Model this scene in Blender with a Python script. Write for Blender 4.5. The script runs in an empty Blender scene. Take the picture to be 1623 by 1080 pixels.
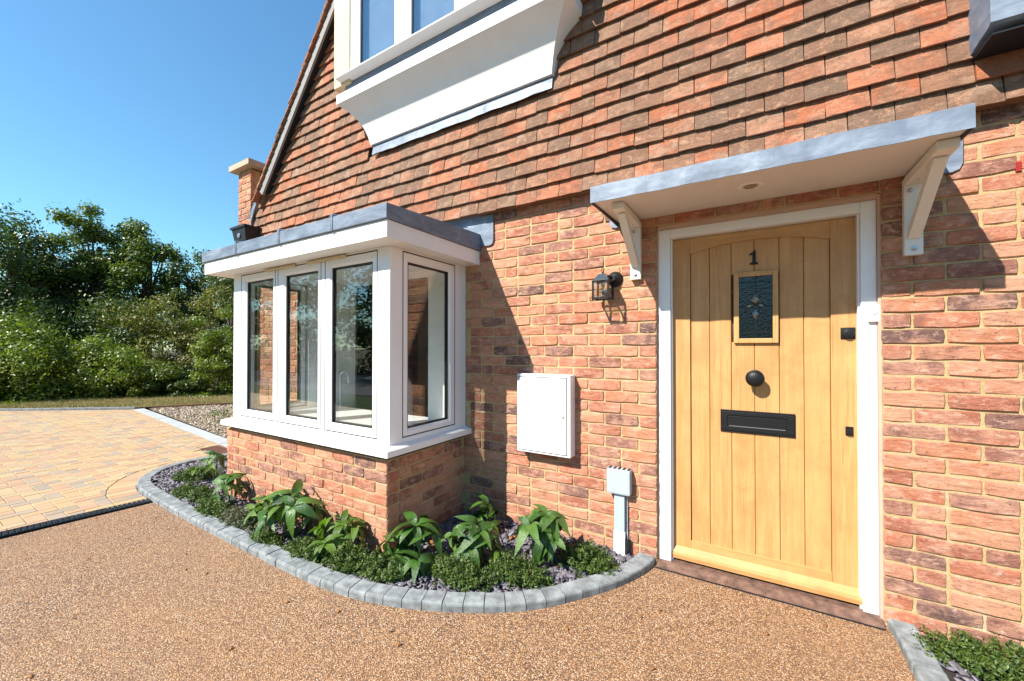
import bpy, bmesh, math, random
import numpy as np
from mathutils import Matrix, Vector, Euler
R = math.radians
random.seed(7); rng = np.random.default_rng(7)
scene = bpy.context.scene
col = scene.collection
# ------------------------------------------------------------------ camera
CX, CY, CZ, YAW, PITCH, FPX = -0.5496, -2.5964, 1.2569, 31.0984, 0.505, 628.65
cam_d = bpy.data.cameras.new('camera'); cam = bpy.data.objects.new('camera', cam_d); col.objects.link(cam)
cam_d.sensor_width = 36; cam_d.lens = 36 * FPX / 1623; cam_d.shift_y = 0.00417
cam_d.clip_start = 0.05; cam_d.clip_end = 2000
cam.location = (CX, CY, CZ); cam.rotation_euler = (R(90 + PITCH), 0, R(YAW))
scene.camera = cam
# ------------------------------------------------------------------ world, sun, exposure
SUN = Vector((0.50, 1.0, -1.05)).normalized()            # direction the light travels
elev = math.asin(-SUN.z); azim = math.atan2(-SUN.x, -SUN.y)
world = bpy.data.worlds.new('World'); scene.world = world; world.use_nodes = True
wn = world.node_tree.nodes; wn.clear()
sky = wn.new('ShaderNodeTexSky'); sky.sky_type = 'NISHITA'; sky.sun_disc = False
sky.sun_elevation = elev; sky.sun_rotation = azim % (2 * math.pi)
sky.air_density = 1.3; sky.dust_density = 0.0; sky.ozone_density = 1.5; sky.altitude = 0
bg = wn.new('ShaderNodeBackground'); bg.inputs[1].default_value = 0.05
wo = wn.new('ShaderNodeOutputWorld')
tint = wn.new('ShaderNodeMix'); tint.data_type = 'RGBA'; tint.blend_type = 'MULTIPLY'; tint.inputs[0].default_value = 1.0; tint.inputs[7].default_value = (1.06, 1.68, 1.95, 1)   # clear summer blue
world.node_tree.links.new(sky.outputs[0], tint.inputs[6]); world.node_tree.links.new(tint.outputs[2], bg.inputs[0]); world.node_tree.links.new(bg.outputs[0], wo.inputs[0])
sl = bpy.data.lights.new('sun', 'SUN'); sl.energy = 5.0; sl.angle = R(0.5); sl.color = (1.0, 0.95, 0.86)
sun = bpy.data.objects.new('sun', sl); col.objects.link(sun)
sun.rotation_euler = SUN.to_track_quat('-Z', 'Y').to_euler(); sun.location = (-6, -12, 12)
scene.view_settings.view_transform = 'Standard'; scene.view_settings.look = 'None'
scene.view_settings.exposure = 1.08; scene.view_settings.gamma = 1.0; scene.view_settings.use_curve_mapping = False

G = -0.09                                                # ground level
# ------------------------------------------------------------------ screen size (only to rank which pieces become objects of their own)
_rt = Vector((math.cos(R(YAW)), math.sin(R(YAW)), 0)); _fw = Vector((-math.sin(R(YAW)), math.cos(R(YAW)), 0)); _c0 = Vector((CX, CY, CZ))
def scr(p):
    v = Vector(p) - _c0; d = v.dot(_fw)
    if d < 0.1: return None
    return 811.5 + FPX * v.dot(_rt) / d, 546 - FPX * v.z / d
def screen_size(pts):
    q = [scr(p) for p in pts]
    if any(a is None for a in q): return 0
    us = [a[0] for a in q]; vs = [a[1] for a in q]
    w = min(1623, max(us)) - max(0, min(us)); h = min(1080, max(vs)) - max(0, min(vs))
    return w * h if w > 0 and h > 0 else 0

# ------------------------------------------------------------------ mesh helpers
class MB:
    def __init__(s): s.v = []; s.f = []
    def add(s, vs, fs):
        n = len(s.v); s.v += [tuple(v) for v in vs]; s.f += [tuple(i + n for i in f) for f in fs]; return s
    def box(s, x0, x1, y0, y1, z0, z1, c=0.0):
        if x1 < x0: x0, x1 = x1, x0
        if y1 < y0: y0, y1 = y1, y0
        if z1 < z0: z0, z1 = z1, z0
        if c <= 0:
            vs = [(x, y, z) for x in (x0, x1) for y in (y0, y1) for z in (z0, z1)]
            return s.add(vs, [(0, 1, 3, 2), (4, 6, 7, 5), (0, 4, 5, 1), (2, 3, 7, 6), (0, 2, 6, 4), (1, 5, 7, 3)])
        bm = bmesh.new(); bmesh.ops.create_cube(bm, size=1)
        for v in bm.verts:
            v.co = Vector(((x0 + x1) / 2 + v.co.x * (x1 - x0), (y0 + y1) / 2 + v.co.y * (y1 - y0), (z0 + z1) / 2 + v.co.z * (z1 - z0)))
        bmesh.ops.bevel(bm, geom=bm.edges[:], offset=min(c, (x1 - x0) * .45, (y1 - y0) * .45, (z1 - z0) * .45), segments=2, affect='EDGES', profile=0.6)
        bm.verts.index_update()
        s.add([v.co for v in bm.verts], [[v.index for v in f.verts] for f in bm.faces]); bm.free(); return s
    def bar(s, a, b, w, h, up=(0, 0, 1), c=0.0):
        a = Vector(a); b = Vector(b); d = (b - a).normalized(); up = Vector(up)
        sd = d.cross(up).normalized(); u2 = sd.cross(d)
        m = MB().box(-w / 2, w / 2, -h / 2, h / 2, 0, (b - a).length, c)
        return s.add([a + sd * v[0] + u2 * v[1] + d * v[2] for v in m.v], m.f)
    def tube(s, pts, r, n=8, cap=True, tr=None):
        pts = [Vector(p) for p in pts]; m = len(pts); base = len(s.v)
        ref = Vector((0, 0, 1)) if abs((pts[1] - pts[0]).normalized().z) < .9 else Vector((1, 0, 0))
        for i, p in enumerate(pts):
            d = (pts[min(i + 1, m - 1)] - pts[max(i - 1, 0)]).normalized()
            a = d.cross(ref).normalized(); b = a.cross(d)
            rr = r if tr is None else r + (tr - r) * i / (m - 1)
            for k in range(n):
                t = 2 * math.pi * k / n; s.v.append(tuple(p + a * rr * math.cos(t) + b * rr * math.sin(t)))
        for i in range(m - 1):
            for k in range(n):
                s.f.append((base + i * n + k, base + i * n + (k + 1) % n, base + (i + 1) * n + (k + 1) % n, base + (i + 1) * n + k))
        if cap:
            s.f.append(tuple(base + k for k in range(n))[::-1]); s.f.append(tuple(base + (m - 1) * n + k for k in range(n)))
        return s
    def lathe(s, prof, o, axis, n=24):
        """prof = [(r, h)...] spun about axis through o"""
        o = Vector(o); ax = Vector(axis).normalized()
        a = ax.cross(Vector((0, 0, 1)) if abs(ax.z) < .9 else Vector((1, 0, 0))).normalized(); b = ax.cross(a)
        base = len(s.v)
        for r_, h in prof:
            for k in range(n):
                t = 2 * math.pi * k / n; s.v.append(tuple(o + ax * h + (a * math.cos(t) + b * math.sin(t)) * max(r_, 1e-4)))
        for i in range(len(prof) - 1):
            for k in range(n):
                s.f.append((base + i * n + k, base + i * n + (k + 1) % n, base + (i + 1) * n + (k + 1) % n, base + (i + 1) * n + k))
        s.f.append(tuple(base + (len(prof) - 1) * n + k for k in range(n)))
        return s
    def prism(s, poly, fn0, fn1):
        """poly 2D; fn0/fn1 map (a,b) to the 3D front and back face"""
        n = len(poly); vs = [fn0(*p) for p in poly] + [fn1(*p) for p in poly]
        return s.add(vs, [tuple(range(n)), tuple(range(2 * n - 1, n - 1, -1))] + [(i, (i + 1) % n, n + (i + 1) % n, n + i) for i in range(n)])
def mesh(m, mat=None, smooth=False, name='mesh'):
    me = bpy.data.meshes.new(name); me.from_pydata(m.v, [], m.f)
    bm = bmesh.new(); bm.from_mesh(me); bmesh.ops.recalc_face_normals(bm, faces=bm.faces[:]); bm.to_mesh(me); bm.free()
    if mat: me.materials.append(mat)
    if smooth:
        me.polygons.foreach_set('use_smooth', [True] * len(me.polygons))
        me.set_sharp_from_angle(angle=R(40)) if hasattr(me, 'set_sharp_from_angle') else None
    return me
def link(name, me, parent=None, loc=(0, 0, 0), mat4=None, label=None, kind=None):
    o = bpy.data.objects.new(name, me); col.objects.link(o)
    if mat4 is not None: o.matrix_world = mat4
    else: o.location = loc
    if parent is not None:
        o.parent = parent; o.matrix_parent_inverse = Matrix.Translation(-wloc(parent))
    if label: o['label'] = label
    if kind: o['kind'] = kind
    return o
_w = {}
def wloc(o): return _w.get(o.name, Vector((0, 0, 0)))
def obj(name, m, mat, parent=None, smooth=False, label=None, kind=None):
    return link(name, mesh(m, mat, smooth, name), parent, label=label, kind=kind)
def thing(name, label, cat, loc=(0, 0, 0), group=None):
    o = bpy.data.objects.new(name, None); col.objects.link(o); o.location = loc; o.empty_display_size = .1
    _w[o.name] = Vector(loc); o['label'] = label; o['category'] = cat
    if group: o['group'] = group
    return o
def tag(o, label, cat, group=None):
    o['label'] = label; o['category'] = cat
    if group: o['group'] = group
    return o
def raw_mesh(name, V, F4=None, F3=None, mat=None):
    """fast mesh from numpy arrays"""
    me = bpy.data.meshes.new(name); me.vertices.add(len(V)); me.vertices.foreach_set('co', np.asarray(V, np.float32).ravel())
    loops = []; starts = []; tot = 0
    for F in (F4, F3):
        if F is not None and len(F):
            F = np.asarray(F, np.int32); k = F.shape[1]
            starts.append(tot + np.arange(len(F)) * k); loops.append(F.ravel()); tot += F.size
    L = np.concatenate(loops); S = np.concatenate(starts).astype(np.int32)
    me.loops.add(len(L)); me.loops.foreach_set('vertex_index', L.astype(np.int32))
    me.polygons.add(len(S)); me.polygons.foreach_set('loop_start', S)
    me.update(calc_edges=True); me.validate()
    if mat: me.materials.append(mat)
    return me

# ------------------------------------------------------------------ materials
class NT:
    def __init__(s, name, rough=.6, spec=.5, metal=0.0):
        s.m = bpy.data.materials.new(name); s.m.use_nodes = True; s.t = s.m.node_tree; s.n = s.t.nodes; s.l = s.t.links
        s.b = s.n['Principled BSDF']; s.b.inputs['Roughness'].default_value = rough
        s.b.inputs['Specular IOR Level'].default_value = spec; s.b.inputs['Metallic'].default_value = metal
    def new(s, t, **k):
        x = s.n.new(t)
        for a, b in k.items(): setattr(x, a, b)
        return x
    def link(s, a, b): s.l.new(a, b)
    def coord(s, which='Object', scale=(1, 1, 1), rnd=True):
        tc = s.new('ShaderNodeTexCoord'); mp = s.new('ShaderNodeMapping'); mp.inputs['Scale'].default_value = scale
        s.link(tc.outputs[which], mp.inputs[0])
        if rnd:
            cb = s.new('ShaderNodeVectorMath', operation='SCALE'); cb.inputs[0].default_value = (37.1, 23.7, 51.3)
            s.link(s.rnd(), cb.inputs['Scale']); s.link(cb.outputs[0], mp.inputs['Location'])
        return mp.outputs[0]
    def rnd(s):
        if hasattr(s, '_r'): return s._r
        oi = s.new('ShaderNodeObjectInfo'); ge = s.new('ShaderNodeNewGeometry')
        a = s.new('ShaderNodeMath', operation='ADD'); f = s.new('ShaderNodeMath', operation='FRACT')
        s.link(oi.outputs['Random'], a.inputs[0]); s.link(ge.outputs['Random Per Island'], a.inputs[1]); s.link(a.outputs[0], f.inputs[0])
        s._r = f.outputs[0]; return s._r
    def noise(s, vec, scale, detail=4, rough=.6, out='Fac', dist=0):
        x = s.new('ShaderNodeTexNoise'); x.inputs['Scale'].default_value = scale; x.inputs['Detail'].default_value = detail
        x.inputs['Roughness'].default_value = rough; x.inputs['Distortion'].default_value = dist
        if vec is not None: s.link(vec, x.inputs['Vector'])
        return x.outputs[out]
    def ramp(s, fac, stops, interp='LINEAR'):
        r = s.new('ShaderNodeValToRGB'); r.color_ramp.interpolation = interp; e = r.color_ramp.elements
        while len(e) < len(stops): e.new(.5)
        for i, (p, c) in enumerate(stops):
            e[i].position = p; e[i].color = (*c, 1) if not isinstance(c, (int, float)) else (c, c, c, 1)
        s.link(fac, r.inputs[0]); return r.outputs[0]
    def mix(s, fac, a, b, mode='MIX'):
        x = s.new('ShaderNodeMix', data_type='RGBA', blend_type=mode)
        for v, i in ((fac, 0), (a, 6), (b, 7)):
            if isinstance(v, (int, float)): x.inputs[i].default_value = v
            elif isinstance(v, tuple): x.inputs[i].default_value = (*v, 1)
            else: s.link(v, x.inputs[i])
        return x.outputs[2]
    def weather(s, c, spots):
        g = s.new('ShaderNodeNewGeometry')
        for sc_, lo, hi, amt, colr, dst in spots: c = s.mix(s.ramp(s.noise(g.outputs['Position'], sc_, 6, .7, dist=dst), [(lo, 0.0), (hi, amt)]), c, colr)
        return c
    def math(s, op, a, b=0.0):
        x = s.new('ShaderNodeMath', operation=op)
        for v, i in ((a, 0), (b, 1)):
            if isinstance(v, (int, float)): x.inputs[i].default_value = v
            else: s.link(v, x.inputs[i])
        return x.outputs[0]
    def bump(s, h, dist=.002, strength=1.0, prev=None):
        b = s.new('ShaderNodeBump'); b.inputs['Distance'].default_value = dist; b.inputs['Strength'].default_value = strength
        s.link(h, b.inputs['Height'])
        if prev is not None: s.link(prev, b.inputs['Normal'])
        s.link(b.outputs[0], s.b.inputs['Normal']); return b.outputs[0]
    def color(s, c, k=None):
        if k and not isinstance(c, tuple): c = s.mix(1.0, c, k, 'MULTIPLY')
        if isinstance(c, tuple): s.b.inputs['Base Color'].default_value = (*c, 1)
        else: s.link(c, s.b.inputs['Base Color'])
        return s
def simple(name, c, rough=.5, spec=.5, metal=0.0, var=.08, vs=6, bump=0.0, bs=200):
    t = NT(name, rough, spec, metal); v = t.coord()
    n = t.noise(v, vs, 5); a = tuple(x * (1 - var) for x in c); b = tuple(min(1, x * (1 + var)) for x in c)
    t.color(t.ramp(n, [(.3, a), (.7, b)]))
    if bump: t.bump(t.noise(v, bs, 3), bump, 1)
    return t.m
# bricks: soft handmade reds, plums and pinks with pale smears and creases
def brick_mat():
    t = NT('brick_clay', .88, .25); v = t.coord(); r = t.rnd()
    base = t.ramp(r, [(0, (.50, .20, .125)), (.14, (.57, .28, .18)), (.26, (.40, .155, .105)), (.36, (.62, .34, .22)), (.46, (.31, .15, .12)), (.55, (.55, .25, .15)),
                      (.66, (.44, .19, .13)), (.75, (.22, .125, .115)), (.81, (.58, .31, .20)), (.90, (.35, .19, .155)), (.96, (.17, .105, .10))], 'CONSTANT')
    n1 = t.noise(v, 8, 6, .7, dist=.6); n2 = t.noise(t.coord(scale=(.7, 1, 1.5)), 30, 7, .75, dist=.5); n3 = t.noise(v, 6, 5, .7, dist=.4)
    c = t.mix(t.ramp(n1, [(.44, 0.0), (.62, .70)]), base, (.62, .36, .265))
    c = t.mix(t.ramp(n3, [(.54, 0.0), (.68, .70)]), c, (.24, .125, .115))
    c = t.mix(t.ramp(n2, [(.52, 0.0), (.66, .80)]), c, (.72, .51, .41))
    c = t.mix(t.ramp(t.noise(v, 55, 5, .7), [(.60, 0.0), (.68, .75)]), c, (.11, .06, .055))
    c = t.weather(c, [(1.6, .56, .76, .28, (.70, .52, .41), .8), (2.3, .60, .74, .30, (.22, .12, .10), .5), (7, .66, .74, .55, (.85, .80, .74), 1.2)])
    t.color(c, (.86, .77, .69))
    cr = t.noise(t.coord(scale=(.4, .4, 1.7)), 30, 8, .75, dist=1.0)
    b0 = t.bump(t.ramp(cr, [(.36, 0.0), (.42, 1.0)]), .0016, .5); b1 = t.bump(cr, .0085, .9, b0); t.bump(t.noise(v, 150, 5, .75), .004, 1.0, b1)
    return t.m
def mortar_mat():
    t = NT('sand_mortar', .95, .15); v = t.coord(rnd=False)
    c = t.ramp(t.noise(v, 14, 6), [(.3, (.60, .44, .215)), (.55, (.70, .53, .28)), (.8, (.76, .61, .36))])
    c = t.mix(t.ramp(t.noise(v, 420, 2), [(.35, .6), (.6, 0.0)]), c, (.40, .28, .13))
    c = t.weather(c, [(1.3, .50, .70, .45, (.40, .29, .17), .6), (5, .58, .70, .5, (.80, .72, .56), .8)])
    t.color(c, (.80, .79, .78)); t.bump(t.noise(v, 130, 6, .75), .007, 1.0); return t.m
def tile_mat():
    t = NT('clay_tile', .82, .28); v = t.coord(); r = t.rnd()
    base = t.ramp(r, [(0, (.48, .185, .10)), (.18, (.25, .155, .11)), (.32, (.55, .235, .14)), (.46, (.32, .19, .13)), (.58, (.42, .20, .125)),
                      (.68, (.23, .165, .125)), (.80, (.46, .26, .18)), (.90, (.36, .235, .165))], 'CONSTANT')
    c = t.mix(t.ramp(t.noise(v, 9, 6, .75, dist=.5), [(.44, 0.0), (.60, .75)]), base, (.22, .15, .11))
    c = t.mix(t.ramp(t.noise(v, 22, 7, .78, dist=.6), [(.52, 0.0), (.66, .75)]), c, (.60, .38, .26))
    c = t.mix(t.ramp(t.noise(v, 6, 4), [(.56, 0.0), (.68, .5)]), c, (.50, .42, .34))
    c = t.mix(t.ramp(t.noise(v, 90, 4, .7), [(.60, 0.0), (.68, .75)]), c, (.09, .055, .04))
    c = t.weather(c, [(1.1, .48, .70, .50, (.20, .14, .11), .6), (2.6, .58, .72, .35, (.60, .44, .33), .8)])
    t.color(c, (.82, .69, .60)); b1 = t.bump(t.noise(t.coord(scale=(.6, 1, 1.3)), 18, 7, .75, dist=.9), .014, 1.0); t.bump(t.noise(v, 200, 4, .7), .003, 1.0, b1)
    return t.m
def paver_mat():
    t = NT('block_paver', .85, .3); v = t.coord(); r = t.rnd()
    base = t.ramp(r, [(0, (.64, .47, .29)), (.16, (.68, .54, .34)), (.30, (.60, .40, .29)), (.42, (.66, .46, .33)), (.54, (.60, .52, .36)), (.66, (.46, .42, .38)),
                      (.75, (.66, .50, .30)), (.85, (.55, .36, .27)), (.92, (.40, .375, .35))], 'CONSTANT')
    c = t.mix(t.ramp(t.noise(v, 7, 4), [(.42, 0.0), (.65, .35)]), base, (.68, .51, .30))
    c = t.mix(t.ramp(t.noise(t.coord(rnd=False), 1.1, 4), [(.45, 0.0), (.65, .35)]), c, (.66, .45, .22))
    c = t.mix(t.ramp(t.noise(v, 150, 3), [(.35, .5), (.6, 0.0)]), c, (.40, .27, .16))
    t.color(c, (.66, .62, .57)); t.bump(t.noise(v, 260, 4, .7), .0012, .8); return t.m
def resin_mat():
    t = NT('resin_gravel', .62, .45); v = t.coord(rnd=False)
    vo = t.new('ShaderNodeTexVoronoi'); vo.inputs['Scale'].default_value = 178; t.link(v, vo.inputs['Vector'])
    sp = t.new('ShaderNodeSeparateColor'); t.link(vo.outputs['Color'], sp.inputs[0])
    c = t.ramp(sp.outputs[0], [(0, (.66, .42, .22)), (.15, (.34, .19, .11)), (.28, (.80, .60, .40)), (.40, (.50, .27, .13)), (.52, (.74, .50, .30)), (.62, (.16, .11, .09)),
                               (.72, (.56, .30, .14)), (.82, (.92, .78, .60)), (.92, (.30, .22, .20))], 'CONSTANT')
    c = t.mix(t.ramp(vo.outputs['Distance'], [(.40, 0.0), (.70, .90)]), c, (.09, .05, .03))
    c = t.mix(t.ramp(t.noise(v, 1.3, 5), [(.35, 0.0), (.7, .30)]), c, (.56, .33, .15))
    c = t.mix(t.ramp(t.noise(v, .6, 6, .7), [(.50, 0.0), (.72, .28)]), c, (.22, .14, .09))
    c = t.weather(c, [(.9, .50, .72, .30, (.30, .20, .13), 1.0), (4.5, .60, .74, .30, (.20, .14, .10), .6)])
    t.color(c, (.70, .63, .57))
    h = t.math('SUBTRACT', 1.0, vo.outputs['Distance']); h2 = t.math('ADD', h, t.math('MULTIPLY', sp.outputs[1], .45))
    t.bump(h2, .0038, 1.0); return t.m
def oak_mat(name='oak_wood', vertical=True, c=((.60, .315, .115), (.70, .405, .165), (.50, .23, .075))):
    t = NT(name, .42, .42); sc = (9, 9, .55) if vertical else (.55, 9, 9); v = t.coord(scale=sc)
    v2 = t.coord(scale=(60, 60, 1.3) if vertical else (1.3, 60, 60))
    n = t.noise(v, 3.2, 6, .6, dist=.7)
    base = t.ramp(n, [(.25, c[2]), (.45, c[0]), (.72, c[1])])
    base = t.mix(t.ramp(t.noise(v2, 2.2, 6, .8), [(.53, 0.0), (.64, .70)]), base, (.30, .14, .045))
    base = t.mix(t.ramp(t.rnd(), [(0, 0.0), (1, .5)]), base, (.66, .37, .14)); base = t.mix(t.ramp(t.noise(t.coord(), 2.2, 6, .7, dist=1.5), [(.50, 0.0), (.72, .5)]), base, (.40, .19, .065))
    base = t.mix(t.ramp(t.noise(t.coord(), 5, 4), [(.45, 0.0), (.75, .35)]), base, (.50, .25, .09))
    base = t.weather(base, [(3.2, .52, .74, .35, (.36, .18, .07), .5), (11, .66, .74, .45, (.25, .12, .05), .4)])
    t.color(base, (.80, .80, .80)); t.bump(t.noise(v2, 3, 4, .7), .0006, .6); return t.m
def lead_mat():
    t = NT('lead_sheet', .55, .35, .1); v = t.coord(rnd=False)
    n = t.noise(t.coord(scale=(1, 1, 3), rnd=False), 5, 7, .7, dist=.5)
    c = t.ramp(n, [(.3, (.10, .125, .165)), (.5, (.155, .19, .245)), (.7, (.235, .28, .34))])
    t.color(c); t.link(t.ramp(t.noise(v, 11, 4), [(.3, .42), (.7, .65)]), t.b.inputs['Roughness'])
    t.bump(t.noise(v, 13, 4, .5), .006, .6); return t.m
def glass_mat(name='window_glass', tint=(.985, .995, .99), boost=1.0, dirt=0.0, bumps=0.0):
    m = bpy.data.materials.new(name); m.use_nodes = True; n = m.node_tree.nodes; l = m.node_tree.links; n.clear()
    lw = n.new('ShaderNodeLayerWeight'); lw.inputs[0].default_value = .5
    p = n.new('ShaderNodeMath'); p.operation = 'POWER'; p.inputs[1].default_value = 5; l.new(lw.outputs['Facing'], p.inputs[0])
    a = n.new('ShaderNodeMath'); a.operation = 'MULTIPLY_ADD'; a.inputs[1].default_value = .95; a.inputs[2].default_value = .055 * boost
    l.new(p.outputs[0], a.inputs[0])
    tr = n.new('ShaderNodeBsdfTransparent'); tr.inputs[0].default_value = (*tint, 1)
    gl = n.new('ShaderNodeBsdfGlossy'); gl.inputs['Roughness'].default_value = 0.0
    mx = n.new('ShaderNodeMixShader'); l.new(a.outputs[0], mx.inputs[0]); l.new(tr.outputs[0], mx.inputs[1]); l.new(gl.outputs[0], mx.inputs[2])
    if bumps:
        tc = n.new('ShaderNodeTexCoord'); no = n.new('ShaderNodeTexNoise'); no.inputs['Scale'].default_value = 70; no.inputs['Detail'].default_value = 2
        b = n.new('ShaderNodeBump'); b.inputs['Distance'].default_value = bumps; l.new(tc.outputs['Object'], no.inputs['Vector']); l.new(no.outputs[0], b.inputs['Height']); l.new(b.outputs[0], gl.inputs['Normal'])
    o = n.new('ShaderNodeOutputMaterial'); l.new(mx.outputs[0], o.inputs[0]); return m
def leaf_mat(name, cols, rough=.38, spec=.5, trans=.25, vein=False):
    t = NT(name, rough, spec); r = t.rnd()
    k = len(cols); base = t.ramp(r, [(i / k, c) for i, c in enumerate(cols)], 'LINEAR')
    base = t.mix(t.ramp(t.noise(t.coord(), 12, 3), [(.4, 0.0), (.7, .4)]), base, tuple(min(1, x * 1.6) for x in cols[-1]))
    t.color(base)
    tl = t.new('ShaderNodeBsdfTranslucent'); mx = t.new('ShaderNodeMixShader'); mx.inputs[0].default_value = trans
    t.link(t.mix(1.0, base, (1.5, 1.7, .6), 'MULTIPLY'), tl.inputs[0])
    t.link(t.b.outputs[0], mx.inputs[1]); t.link(tl.outputs[0], mx.inputs[2])
    t.link(mx.outputs[0], t.n['Material Output'].inputs[0])
    if vein:
        t.bump(t.noise(t.coord(scale=(.5, 1.6, 1)), 60, 5, .7), .006, .9)
    return t.m
M_brick = brick_mat(); M_mortar = mortar_mat(); M_tile = tile_mat(); M_paver = paver_mat(); M_resin = resin_mat()
M_oak = oak_mat(); M_oakh = oak_mat('oak_rail', False); M_lead = lead_mat(); M_glass = glass_mat(); M_glass_far = glass_mat('upper_glass', (.80, .84, .88), 4.5)
M_doorglass = glass_mat('leaded_glass', (.10, .12, .12), 1.6, bumps=.004)
M_bevel = glass_mat('bevelled_glass', (.35, .42, .48), 4.0, bumps=.002)
M_pvc = simple('white_frame', (.76, .76, .77), .32, .5, var=.015)
M_paint = simple('white_paint', (.76, .755, .74), .5, .4, var=.03, bump=.0004, bs=300)
M_cream = simple('cream_board', (.56, .45, .29), .6, .3, var=.05, bump=.0006, bs=120)
M_gasket = simple('black_gasket', (.012, .012, .013), .5)
M_black = simple('black_iron', (.008, .008, .009), .45, .3, bump=.0012, bs=140)
M_blackplastic = simple('black_plastic', (.014, .015, .018), .45, .3)
M_grey = simple('grey_plastic', (.36, .43, .48), .45, .4, var=.05)
M_kerb = simple('kerb_concrete', (.20, .215, .22), .9, .25, var=.42, vs=16, bump=.0022, bs=170)
M_kerbl = simple('pale_concrete', (.36, .37, .365), .9, .25, var=.12, vs=6, bump=.002, bs=150)
M_soil = simple('bed_soil', (.035, .028, .024), .95, .2, var=.4, bump=.01, bs=60)
def slate_mat():
    t = NT('slate_chip', .55, .45); c = t.ramp(t.rnd(), [(0, (.09, .08, .10)), (.3, (.14, .125, .15)), (.6, (.19, .17, .195)), (.85, (.115, .105, .115)), (1, (.26, .245, .265))])
    t.color(t.mix(t.ramp(t.noise(t.coord(), 40, 4), [(.4, 0.0), (.7, .5)]), c, (.08, .07, .09))); t.bump(t.noise(t.coord(scale=(1, 1, 4)), 90, 4), .002, .8); return t.m
M_slate = slate_mat()
M_stone = simple('sandstone_cap', (.40, .33, .24), .85, .3, var=.12, vs=8, bump=.003, bs=80)
M_wood_sill = simple('hardwood_sill', (.13, .075, .055), .65, .3, var=.5, vs=22, bump=.001, bs=90)
M_wood_raw = simple('brown_batten', (.20, .11, .06), .8, .3, var=.25)
M_sealant = simple('pink_sealant', (.50, .33, .25), .7, .3, var=.08)
M_iron = simple('rusty_cover', (.22, .11, .075), .7, .3, var=.3, vs=12, bump=.001)
M_steel = simple('zinc_bolt', (.45, .47, .48), .35, .5, .8)
M_wallpaint = simple('interior_paint', (.80, .80, .77), .8, .3, var=.02)
M_floor = simple('interior_floor', (.22, .19, .17), .5, .4, var=.1)
M_dark = simple('dark_cabinet', (.035, .036, .04), .35, .5)
M_red = simple('red_plastic', (.45, .03, .025), .5)
M_earth = simple('ground_earth', (.10, .085, .05), .95, .2, var=.3, vs=2, bump=.01, bs=30)
M_sand = simple('joint_sand', (.40, .31, .19), .95, .2, var=.2, vs=20, bump=.002, bs=200)
def pebble_mat():
    t = NT('pebble_gravel', .8, .3)
    t.color(t.ramp(t.rnd(), [(0, (.34, .25, .17)), (.2, (.52, .42, .31)), (.4, (.22, .16, .12)), (.55, (.58, .50, .40)), (.7, (.36, .29, .23)), (.85, (.13, .10, .09))], 'CONSTANT')); return t.m
M_pebble = pebble_mat()

# ================================================================== GROUND
def sheet(name, pts, z, mat, parent=None, kind='structure'):
    m = MB().add([(x, y, z) for x, y in pts], [tuple(range(len(pts)))]); return obj(name, m, mat, parent, kind=kind)
sheet('ground', [(-400, -400), (400, -400), (400, 400), (-400, 400)], G - .06, M_earth)
sheet('added_lawn', [(-60, -6.45), (40, -6.45), (40, -4.4), (-60, -4.4)], G - .02, simple('added_dark_grass', (.05, .075, .02), .95, .2, var=.3, vs=8, bump=.01, bs=60))  # unseen dark grass, added to cut light bouncing off the drive
RES = sheet('driveway', [(-5.02, -1.20), (-5.13, -2.6), (-5.26, -4.6), (7, -4.6), (7, .02), (-5.02, .02)], G, M_resin)
sheet('road', [(-60, -12), (40, -12), (40, -6.5), (-60, -6.5)], G - .01, simple('asphalt', (.09, .09, .092), .9, .3, var=.15, vs=3, bump=.003, bs=90))  # unseen road; its dark surface also cuts light bounced onto the house
# kerb round the planting bed
KP = [(-1.067, .02), (-1.094, -.132), (-1.185, -.348), (-1.293, -.513), (-1.481, -.748), (-1.685, -.911), (-1.912, -1.036), (-2.164, -1.142), (-2.42, -1.208), (-2.787, -1.241),
      (-3.34, -1.248), (-3.95, -1.25), (-4.68, -1.245), (-5.2, -1.225), (-5.55, -1.195), (-5.78, -1.13), (-5.97, -1.01), (-6.12, -.85), (-6.20, -.62), (-6.20, -.40), (-6.13, -.12), (-6.08, .06)]
def resample(P, step):
    out = []; n = len(P)
    for i in range(n - 1):
        p0 = Vector(P[max(i - 1, 0)]); p1 = Vector(P[i]); p2 = Vector(P[i + 1]); p3 = Vector(P[min(i + 2, n - 1)])
        for k in range(20):
            t = k / 20; out.append(.5 * ((2 * p1) + (p2 - p0) * t + (2 * p0 - 5 * p1 + 4 * p2 - p3) * t * t + (3 * p1 - p0 - 3 * p2 + p3) * t ** 3))
    out.append(Vector(P[-1])); L = [0]
    for a, b in zip(out, out[1:]): L.append(L[-1] + (b - a).length)
    m = int(round(L[-1] / step)); res = []; j = 0
    for i in range(m + 1):
        s = L[-1] * i / m
        while j < len(L) - 2 and L[j + 1] < s: j += 1
        t = (s - L[j]) / max(1e-9, L[j + 1] - L[j]); res.append(out[j].lerp(out[j + 1], t))
    return res
KO = resample(KP, .108)
def inward(path, i, side=1):
    a = path[max(i - 1, 0)]; b = path[min(i + 1, len(path) - 1)]; d = (b - a).normalized(); return Vector((d.y, -d.x)) * side
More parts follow.
